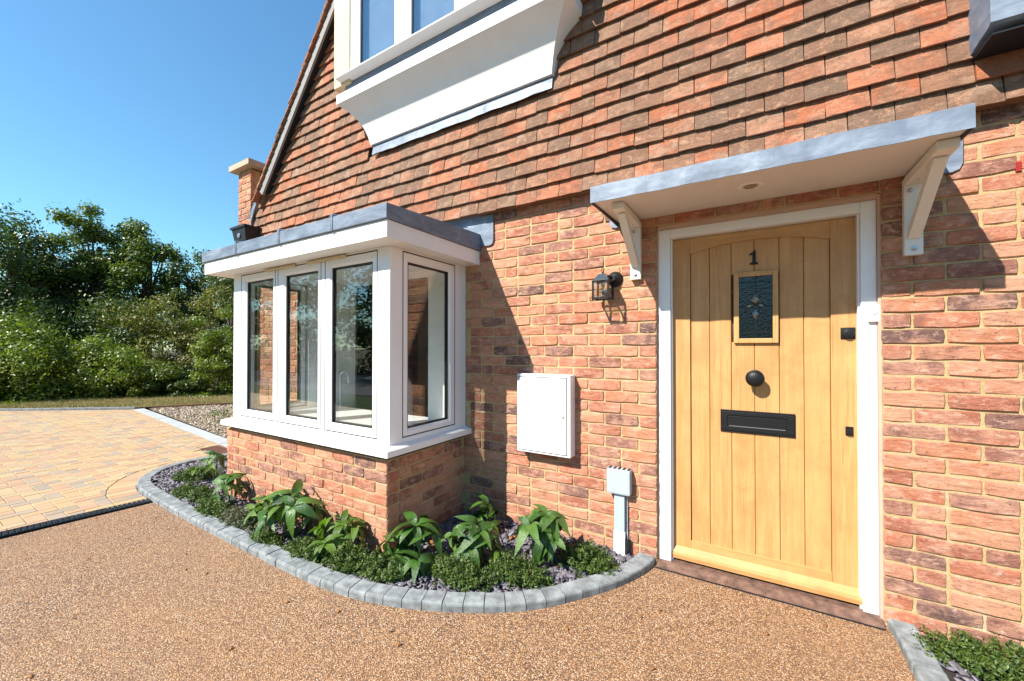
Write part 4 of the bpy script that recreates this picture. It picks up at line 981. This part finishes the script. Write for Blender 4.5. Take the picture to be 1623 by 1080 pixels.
q = MB(); a, b = hw + .002, .020; q.add([(lx - a, ly - a, z1 + .008), (lx + a, ly - a, z1 + .008), (lx + a, ly + a, z1 + .008), (lx - a, ly + a, z1 + .008), (lx - b, ly - b, 1.738), (lx + b, ly - b, 1.738), (lx + b, ly + b, 1.738), (lx - b, ly + b, 1.738)], [(0, 1, 5, 4), (1, 2, 6, 5), (2, 3, 7, 6), (3, 0, 4, 7), (4, 5, 6, 7)]); obj('cap', q, simple('black_gloss', (.05, .06, .07), .16, .8), lt)
q = MB().tube([(lx, ly, 1.738), (lx, ly, 1.752)], .006, 8); q.tube([(lx + .009 * math.cos(t), ly, 1.764 + .013 * math.sin(t)) for t in [2 * math.pi * k / 14 for k in range(15)]], .0022, 6); obj('finial', q, M_black, lt, smooth=True)
q = MB()
for sx, sy in ((1, 0), (-1, 0), (0, 1), (0, -1)):
    if sx: q.box(lx + sx * (hw - .003) - .001, lx + sx * (hw - .003) + .001, ly - hw + .006, ly + hw - .006, z0 + .01, z1)
    else: q.box(lx - hw + .006, lx + hw - .006, ly + sy * (hw - .003) - .001, ly + sy * (hw - .003) + .001, z0 + .01, z1)
obj('lantern_glass', q, M_glass, lt)
q = MB().lathe([(.013, 0), (.013, .028), (.008, .032)], (lx, ly, z1), (0, 0, -1), 14); obj('bulb_holder', q, simple('holder_cream', (.6, .55, .42), .5), lt, smooth=True)
q = MB().lathe([(.010, .030), (.014, .042), (.024, .058), (.028, .074), (.022, .090), (.010, .098), (0, .099)], (lx, ly, z1), (0, 0, -1), 18); obj('bulb', q, glass_mat('bulb_glass', (.9, .85, .7), 2.5), lt, smooth=True)

# ================================================================== PLANTING
M_hel = leaf_mat('glossy_leaf', [(.018, .052, .009), (.036, .09, .014), (.024, .066, .012), (.06, .13, .018)], .30, .5, .14, True)
M_hel2 = leaf_mat('lime_leaf', [(.08, .15, .014), (.11, .19, .02), (.06, .12, .012)], .42, .5, .28, True)
M_stem = simple('green_stem', (.10, .16, .04), .6, .3, var=.2)
def leaflet_mesh(L, w, droop, seed, mat):
    r = random.Random(seed); n = 6; vs = []; fs = []
    for i in range(n + 1):
        t = i / n; wd = w * (math.sin(math.pi * t ** .9) ** .72) if 0 < i < n else (.0025 if i == 0 else .0004)
        x = L * t; z = .25 * L * t - droop * L * t * t * (1 + .35 * t); c = wd * .28; tw = r.uniform(-.05, .05)
        vs += [(x, -wd, z + c + tw * wd), (x, 0, z), (x, wd, z + c - tw * wd)]
    for i in range(n):
        a = 3 * i; fs += [(a, a + 1, a + 4, a + 3), (a + 1, a + 2, a + 5, a + 4)]
    m = MB().add(vs, fs); me = bpy.data.meshes.new('leaf'); me.from_pydata(m.v, [], m.f); me.materials.append(mat); me.polygons.foreach_set('use_smooth', [True] * len(me.polygons)); return me
LV = {0: [leaflet_mesh(.128, .0285, random.uniform(.30, .95), i, M_hel) for i in range(8)], 1: [leaflet_mesh(.112, .024, random.uniform(.3, .8), 50 + i, M_hel2) for i in range(6)]}
def hellebore(x, y, hts, spread, label, sc=1.0, lime=0.0, whorls=5, nl=7, seed=0, name='hellebore', group='leafy hellebores in the bed'):
    r = random.Random(seed); t = thing(name, label, 'plant', (x, y, G + .01), group); sm = MB()
    for w in range(whorls):
        az = 2 * math.pi * (w + r.random() * .6) / whorls; d = spread * (r.uniform(.5, 1.15) if w else .12); hgt = hts * (r.uniform(.38, .88) if w else .95)
        bx, by = x + d * math.cos(az), y + d * math.sin(az)
        if by > -.03: by = -.05
        if -4.66 < bx < -2.60 and by > -.87 and y < -.84: by = -.88
        tip = Vector((bx, by, G + hgt)); sm.tube([(x + .01 * math.cos(az), y + .01 * math.sin(az), G), (x + (bx - x) * .45, y + (by - y) * .45, G + hgt * .6), tuple(tip)], .0042, 5, tr=.0028)
        k = 1 if r.random() < lime else 0; n = nl + r.randint(-1, 1); a0 = r.random() * 6.28
        lean = Matrix.Rotation(r.uniform(.2, .75), 4, Vector((-math.sin(az), math.cos(az), 0)))
        for i in range(n):
            a = a0 + 2 * math.pi * i / n + r.uniform(-.14, .14)
            s = sc * r.uniform(.62, 1.15)
            Mx = Matrix.Translation(tip) @ lean @ Matrix.Rotation(a, 4, 'Z') @ Matrix.Rotation(r.uniform(-.75, .30), 4, 'Y') @ Matrix.Rotation(r.uniform(-.5, .5), 4, 'X') @ Matrix.Scale(s, 4)
            o = bpy.data.objects.new('leaf', r.choice(LV[k])); col.objects.link(o); o.parent = t; o.matrix_basis = Mx; o.matrix_parent_inverse = Matrix.Translation(-Vector((x, y, G + .01)))
    obj('stem', sm, M_stem, t, smooth=True)
hellebore(-5.15, -.72, .30, .16, 'small pale-leaved hellebore at the far left end of the bed', .85, .7, 6, 6, 1)
hellebore(-4.35, -.93, .26, .13, 'narrow hellebore with dark upright leaves against the left of the brick plinth', .95, .25, 5, 6, 2)
hellebore(-3.33, -1.00, .33, .14, 'largest hellebore, standing in the middle of the sunny brick plinth', 1.2, .15, 9, 7, 3)
hellebore(-3.72, -.98, .20, .10, 'low yellow-green hellebore left of the largest hellebore', .9, .9, 7, 6, 4)
hellebore(-2.82, -.97, .23, .12, 'lime green hellebore just left of the bay plinth corner', 1.0, .9, 8, 7, 5)
hellebore(-2.33, -.82, .27, .13, 'dark glossy hellebore in front of the bay plinth corner', 1.1, .1, 8, 7, 6)
hellebore(-2.02, -.60, .27, .13, 'dark spreading hellebore between the bay and the domed one', 1.0, 0, 9, 7, 7)
hellebore(-1.66, -.36, .32, .10, 'domed dark hellebore below the meter cabinet', 1.15, 0, 8, 8, 8)
hellebore(-1.86, -.58, .12, .05, 'tiny yellow-green hellebore low in front of the domed one', .7, 1, 2, 6, 9)
hellebore(-2.2, -.22, .22, .08, 'shaded hellebore in the corner between bay plinth and house wall', .9, 0, 5, 7, 10)

def leafcloud(n, centre_fn, size, seed, up=.4, elong=1.6):
    """n small folded leaves; centre_fn(r, n) -> positions, outward normals"""
    r = np.random.default_rng(seed); P, Nn = centre_fn(r, n)
    Nn = Nn + r.normal(0, .55, Nn.shape); Nn[:, 2] += up; Nn /= np.linalg.norm(Nn, axis=1)[:, None] + 1e-9
    T = np.cross(Nn, r.normal(0, 1, Nn.shape)); T /= np.linalg.norm(T, axis=1)[:, None] + 1e-9; B_ = np.cross(Nn, T)
    s = (size * r.uniform(.6, 1.3, n))[:, None]
    V = np.stack([P - T * s * elong * .5, P + B_ * s * .45 - Nn * s * .10, P + T * s * elong * .5, P - B_ * s * .45 - Nn * s * .10], 1).reshape(-1, 3)
    F = (np.array([(0, 1, 2), (0, 2, 3)])[None] + (np.arange(n) * 4)[:, None, None]).reshape(-1, 3)
    return V, F
M_hebe = leaf_mat('shrub_leaf', [(.018, .045, .008), (.04, .08, .012), (.026, .06, .009), (.09, .13, .022)], .5, .4, .2)
M_heath = leaf_mat('heather_leaf', [(.06, .075, .03), (.10, .11, .06), (.05, .08, .03), (.13, .13, .09)], .6, .3, .2)
def low_shrub(x, y, rx, ry, h, label, mat=None, n=8000, seed=0, name='low_shrub', group='low evergreen shrubs in the bed'):
    mat = mat or M_hebe; r0 = np.random.default_rng(seed); t = thing(name, label, 'shrub', (x, y, G + .01), group); K = 130; rx *= 1.16
    ang = r0.uniform(0, 6.28, K); rad = np.sqrt(r0.uniform(0, 1, K)) * r0.uniform(.9, 1.35, K); zt = .85 * h * np.sqrt(np.clip(1 - rad ** 2 * .55, .08, 1)) * r0.uniform(.45, 1.15, K)
    tips = np.stack([x + rx * rad * np.cos(ang), y + ry * rad * np.sin(ang), G + .01 + zt], 1); tips[:, 1] = np.minimum(tips[:, 1], -.03)
    base = np.array([x, y, G]); base2 = base + (tips - base) * np.array([.5, .5, 0])
    def f(r, n):
        k = r.integers(0, K, n); u = r.uniform(.30, 1.03, n)[:, None]; P = base2[k] * (1 - u) + tips[k] * u; d = r.normal(0, 1, (n, 3)); d[:, 2] = abs(d[:, 2]) * .6
        rr = r.uniform(.003, .017, n)[:, None]; P = P + d * rr; P[:, 2] = np.maximum(P[:, 2], G + .015); P[:, 1] = np.minimum(P[:, 1], -.012); return P, d
    V, F = leafcloud(n, f, .0078, seed + 1, .3, 2.4); link('foliage', raw_mesh('foliage', V, None, F, mat), t)
    sm = MB()
    for k in range(0, K, 2): sm.tube([tuple(base + np.array([0, 0, 0])), tuple(base2[k] + np.array([0, 0, .01])), tuple(tips[k])], .002, 4, tr=.0012)
    obj('stem', sm, M_wood_raw, t)
low_shrub(-5.42, -.78, .20, .17, .12, 'low shrub at the left tip of the bed beside the slate', seed=11)
low_shrub(-4.85, -1.02, .22, .11, .12, 'low green shrub in front of the small pale hellebore', seed=12)
low_shrub(-4.28, -1.09, .18, .09, .13, 'dark low shrub at the kerb left of the grey heather', seed=13)
low_shrub(-3.86, -1.08, .20, .09, .13, 'grey-green heather at the kerb', M_heath, 6000, 14, 'heather', 'low evergreen shrubs in the bed')
low_shrub(-3.40, -1.13, .13, .06, .09, 'small low shrub under the largest hellebore', seed=15, n=3500)
low_shrub(-2.98, -1.08, .15, .08, .12, 'low shrub in front of the gap between the two sunny hellebores', seed=16)
low_shrub(-2.64, -1.03, .16, .10, .15, 'rounded low shrub below the lime green hellebore', seed=17)
low_shrub(-2.40, -.98, .14, .09, .13, 'low shrub at the kerb under the plinth corner', seed=18)
low_shrub(-1.98, -.80, .16, .10, .15, 'bushy low shrub at the kerb in the front curve of the bed', seed=19, n=8000)
low_shrub(-1.72, -.62, .16, .11, .15, 'bushy low shrub at the kerb right of the front curve', seed=20, n=8000)
low_shrub(-1.42, -.27, .15, .12, .15, 'low shrub at the foot of the grey conduit', seed=21, n=8000)
low_shrub(.34, -.16, .22, .13, .13, 'low grassy shrub in the bed at the right edge', seed=22, n=9000)
low_shrub(.72, -.20, .20, .14, .12, 'outermost low grassy shrub in the right-hand bed', seed=23)

M_dead = simple('dead_leaf', (.24, .10, .035), .8, .2, var=.4, vs=20)
pebbles('fallen_leaves', [(-4.9, -.86), (-2.7, -.98), (-1.7, -.6), (-1.4, -.2), (-2.4, -.1), (-2.5, -.86), (-4.7, -.86)], 46, .012, .03, G + .03, M_dead, .18, 44, bay_free)
pebbles('leaf_litter', [(-5.0, -1.35), (-5.0, -2.6), (.2, -2.4), (-.1, -.1), (-1.0, -.08), (-1.4, -.9), (-2.6, -1.35)], 60, .005, .013, G + .003, M_dead, .2, 45)
# ================================================================== BACKGROUND
# dry grass verge
def weeds(r, n):
    c = np.array([(-9.6, 1.15), (-8.6, .95), (-10.2, 1.9), (-7.9, .8)]); k = r.integers(0, 4, n); P = np.concatenate([c[k] + r.normal(0, .13, (n, 2)), r.uniform(G + .01, G + .10, (n, 1))], 1); return P, r.normal(0, 1, (n, 3))
V, F = leafcloud(700, weeds, .022, 77, .5, 1.8)
WEED = (V, F)
def grass(name, poly, n, h, seed, mats, zfn=lambda x, y: G - .02):
    r = np.random.default_rng(seed); xs = [p[0] for p in poly]; ys = [p[1] for p in poly]; X = r.uniform(min(xs), max(xs), n * 4); Y = r.uniform(min(ys), max(ys), n * 4)
    k = [i for i in range(len(X)) if inpoly(X[i], Y[i], poly)][:n]; X, Y = X[k], Y[k]; N = len(X); a = r.uniform(0, 6.28, N); hh = h * r.uniform(.5, 1.3, N); w = .006
    b = np.stack([X, Y, np.array([zfn(x, y) for x, y in zip(X, Y)])], 1); d = np.stack([np.cos(a), np.sin(a), 0 * a], 1); l = np.stack([r.normal(0, .6, N) * hh, r.normal(0, .6, N) * hh, hh], 1)
    V = np.stack([b - d * w, b + d * w, b + l], 1).reshape(-1, 3); F = np.arange(N * 3).reshape(-1, 3)
    return link(name, raw_mesh(name, V, None, F, mats), kind='stuff')
M_dry = leaf_mat('dry_grass', [(.34, .24, .12), (.42, .32, .17), (.24, .17, .08), (.14, .15, .05)], .8, .2, .15)
GV = [(-17.6, -2.9), (-16.5, -2.5), (-14.95, -1.30), (-12.2, .72), (-10.4, 3.25), (-11.4, 4.2), (-13.6, 1.8), (-16.2, -.4), (-19, -2.2)]
vg = obj('grass_verge', MB().add([(x, y, G + (.03 if i < 5 else .05)) for i, (x, y) in enumerate(GV)], [(0, 1, 2, 7, 8), (2, 3, 6, 7), (3, 4, 5, 6)]), simple('verge_soil', (.22, .16, .085), .95, .2, var=.3, vs=5, bump=.01, bs=40), kind='structure')
grass('dry_grass', GV, 26000, .06, 31, M_dry, lambda x, y: G + .03)

GREENS = {
 'dark': leaf_mat('dark_foliage', [(.030, .048, .006), (.055, .082, .008), (.075, .105, .010), (.035, .06, .007)], .45, .45, .25),
 'mid': leaf_mat('mid_foliage', [(.065, .09, .008), (.10, .135, .011), (.13, .165, .014), (.07, .10, .009)], .45, .45, .3),
 'olive': leaf_mat('olive_foliage', [(.09, .115, .018), (.125, .145, .026), (.075, .10, .018), (.16, .14, .035)], .5, .4, .3),
 'lime': leaf_mat('lime_foliage', [(.10, .14, .012), (.16, .20, .018), (.21, .24, .026), (.07, .11, .012)], .42, .5, .35)}
link('gravel_weeds', raw_mesh('gravel_weeds', WEED[0], None, WEED[1], GREENS['mid']), kind='stuff')
M_bark = simple('bark', (.10, .08, .06), .9, .2, var=.3, vs=12, bump=.006, bs=40)
def bush(x, y, rx, ry, h, z0, kind, label, name='bush', cat='bush', n=9000, leaf=.055, clumps=38, seed=0, group='bushes along the far verge', trunk=False, ragged=.22, low=.05):
    r0 = np.random.default_rng(seed); t = thing(name, label, cat, (x, y, z0), group)
    zc = z0 + h * (.5 + low / 2); rz = h * (.5 - low / 2)
    d = r0.normal(0, 1, (clumps, 3)); d /= np.linalg.norm(d, axis=1)[:, None]; rad = r0.uniform(.35, 1.0, clumps) ** .5
    cc = np.array([x, y, zc]) + d * rad[:, None] * np.array([rx, ry, rz]) * (1 - ragged * .5 + r0.uniform(-ragged, ragged, (clumps, 1)))
    cr = r0.uniform(.16, .34, clumps) * min(rx, rz) * 1.15
    def f(r, n):
        w = cr ** 2; k = r.choice(clumps, n, p=w / w.sum()); dd = r.normal(0, 1, (n, 3)); dd /= np.linalg.norm(dd, axis=1)[:, None]
        rr = cr[k] * r.uniform(.12, 1.25, n) ** .6; P = cc[k] + dd * rr[:, None] * np.array([1.15, 1.15, .75])
        # twigs that break the outline
        tw = r.uniform(0, 1, n) < .10; out = (cc[k] - np.array([x, y, zc])); out /= np.linalg.norm(out, axis=1)[:, None] + 1e-6
        P[tw] += out[tw] * (cr[k][tw] * r.uniform(.1, .7, tw.sum()))[:, None]; P[:, 2] = np.maximum(P[:, 2], z0 + .02); return P, dd
    V, F = leafcloud(n, f, leaf, seed + 5, .45, 1.7); link('crown', raw_mesh('crown', V, None, F, GREENS[kind]), t)
    sm = MB(); th = .055 * h ** .6 if trunk else .03
    sm.tube([(x, y, z0 - .1), (x + .03 * h, y, z0 + h * .35), (x - .02 * h, y + .02 * h, z0 + h * .75)], th, 8, tr=th * .4)
    for k in range(0, clumps, 2):
        zz = z0 + (cc[k][2] - z0) * .45; sm.tube([(x, y, zz), tuple((np.array([x, y, zz]) + cc[k]) / 2 + np.array([0, 0, .05 * h])), tuple(cc[k])], th * .3, 5, tr=th * .08)
    obj('trunk' if trunk else 'branches', sm, M_bark, t)
def pol(az, dist): return CX + math.sin(R(az)) * dist, CY + math.cos(R(az)) * dist
B_ = []
def bz(px): # azimuth of a column of the picture
    return -(YAW + math.degrees(math.atan((811.5 - px) / FPX)))
def zt(py, dist_h, px):
    c = math.cos(math.atan((811.5 - px) / FPX)); return CZ + (552 - py) / FPX * dist_h * c
specs = [  # px, distance, half width, depth, top py, kind, n, leaf, label, name, tree?
 (-150, 21, 2.2, 1.8, 330, 'dark', 15000, .075, 'tall dark tree beyond the left edge of the hedge', 'broadleaf_tree', 1),
 (8, 22, 1.9, 1.7, 322, 'dark', 13000, .075, 'ragged dark tree at the far left, its top shoots against the sky', 'broadleaf_tree', 1),
 (95, 23, 1.4, 1.6, 380, 'dark', 12000, .075, 'shorter dark tree between the far left tree and the twin-topped tree', 'broadleaf_tree', 1),
 (150, 22.5, 1.3, 1.5, 318, 'mid', 17000, .075, 'left and taller of the two peaked green trees', 'broadleaf_tree', 1),
 (232, 22, 1.3, 1.5, 330, 'mid', 17000, .075, 'right-hand one of the two peaked green trees', 'broadleaf_tree', 1),
 (296, 21, 1.2, 1.3, 392, 'dark', 12000, .07, 'low dark tree stepping down toward the bay window', 'broadleaf_tree', 1),
 (365, 20, 1.6, 1.4, 400, 'dark', 13000, .07, 'dark tree just behind the bay window eaves', 'broadleaf_tree', 1),
 (450, 19, 1.8, 1.4, 405, 'dark', 9000, .07, 'dark tree hidden mostly behind the bay window', 'broadleaf_tree', 1),
 (40, 18.5, 1.7, 1.2, 438, 'dark', 13000, .055, 'dark bush under the far left tree', 'bush', 0),
 (175, 18.5, 1.7, 1.2, 462, 'dark', 13000, .055, 'dark bush in the shade under the peaked trees', 'bush', 0),
 (255, 17.2, 1.5, 1.1, 452, 'olive', 15000, .05, 'broad olive green bush in the middle of the hedge', 'bush', 0),
 (330, 16.2, 1.2, 1.0, 446, 'olive', 13000, .05, 'olive bush touching the bay window eaves', 'bush', 0),
 (420, 15.5, 1.3, 1.0, 455, 'mid', 9000, .05, 'green bush behind the bay window corner', 'bush', 0),
 (-60, 16.6, 1.3, .9, 512, 'lime', 9000, .05, 'bright bramble bush beyond the left edge of the picture', 'bush', 0),
 (20, 16.2, 1.55, .8, 508, 'lime', 12000, .05, 'bright bramble bush at the far left of the verge', 'bush', 0),
 (98, 15.9, 1.35, .8, 530, 'lime', 12000, .05, 'bright bramble bush second from the left', 'bush', 0),
 (172, 15.5, 1.35, .75, 540, 'lime', 12000, .045, 'bright leafy bush in the middle of the verge', 'bush', 0),
 (232, 14.9, 0.94, .6, 566, 'mid', 8000, .045, 'low green bush right of the bright bramble bushes', 'bush', 0),
 (285, 14.5, 1.01, .6, 580, 'dark', 8000, .045, 'low dark scrub at the foot of the olive bush', 'bush', 0),
 (345, 13.9, .62, .6, 472, 'lime', 11000, .042, 'tall bright leafed bush next to the bay window', 'bush', 0),
 (392, 13.5, .8, .6, 500, 'mid', 7000, .045, 'green bush seen only through the bay glass', 'bush', 0)]
for i, (px, ds, hw_, dp, py, kd, n, lf_, lab, nm, tr) in enumerate(specs):
    x, y = pol(bz(px), ds); z0 = G + .05; top = zt(py, ds, px)
    bush(x, y, hw_, dp, (top - z0) * 1.0, z0, kd, lab, nm, 'tree' if tr else 'bush', n, lf_, 46 if tr else 40, 100 + i * 3, 'trees behind the far hedge' if tr else 'bushes along the far verge', bool(tr), .32 if tr else .34, .12 if tr else -.30)
# trees across the road (seen in the window reflections), made taller to block sky light
where = ['far left', 'second from the left', 'third from the left', 'fourth from the left', 'middle', 'fourth from the right', 'third from the right', 'second from the right', 'far right']
for i, (x, y, h) in enumerate(((-32, -13.5, 8), (-27.5, -13.5, 7.5), (-23, -14, 8), (-18, -14.5, 7), (-13, -15, 7.8), (-8, -15.2, 7), (-3, -15.5, 7.6), (2.5, -15.5, 6.8), (8, -15.5, 7.4))):
    bush(x, y, 2.9, 1.6, h, G, 'dark' if i % 2 else 'mid', 'roadside tree opposite the house, reflected in the glass, ' + where[i] + ' of its row', 'broadleaf_tree', 'tree', 4200, .16, 34, 300 + i, 'trees across the road', True, .2, -.2)
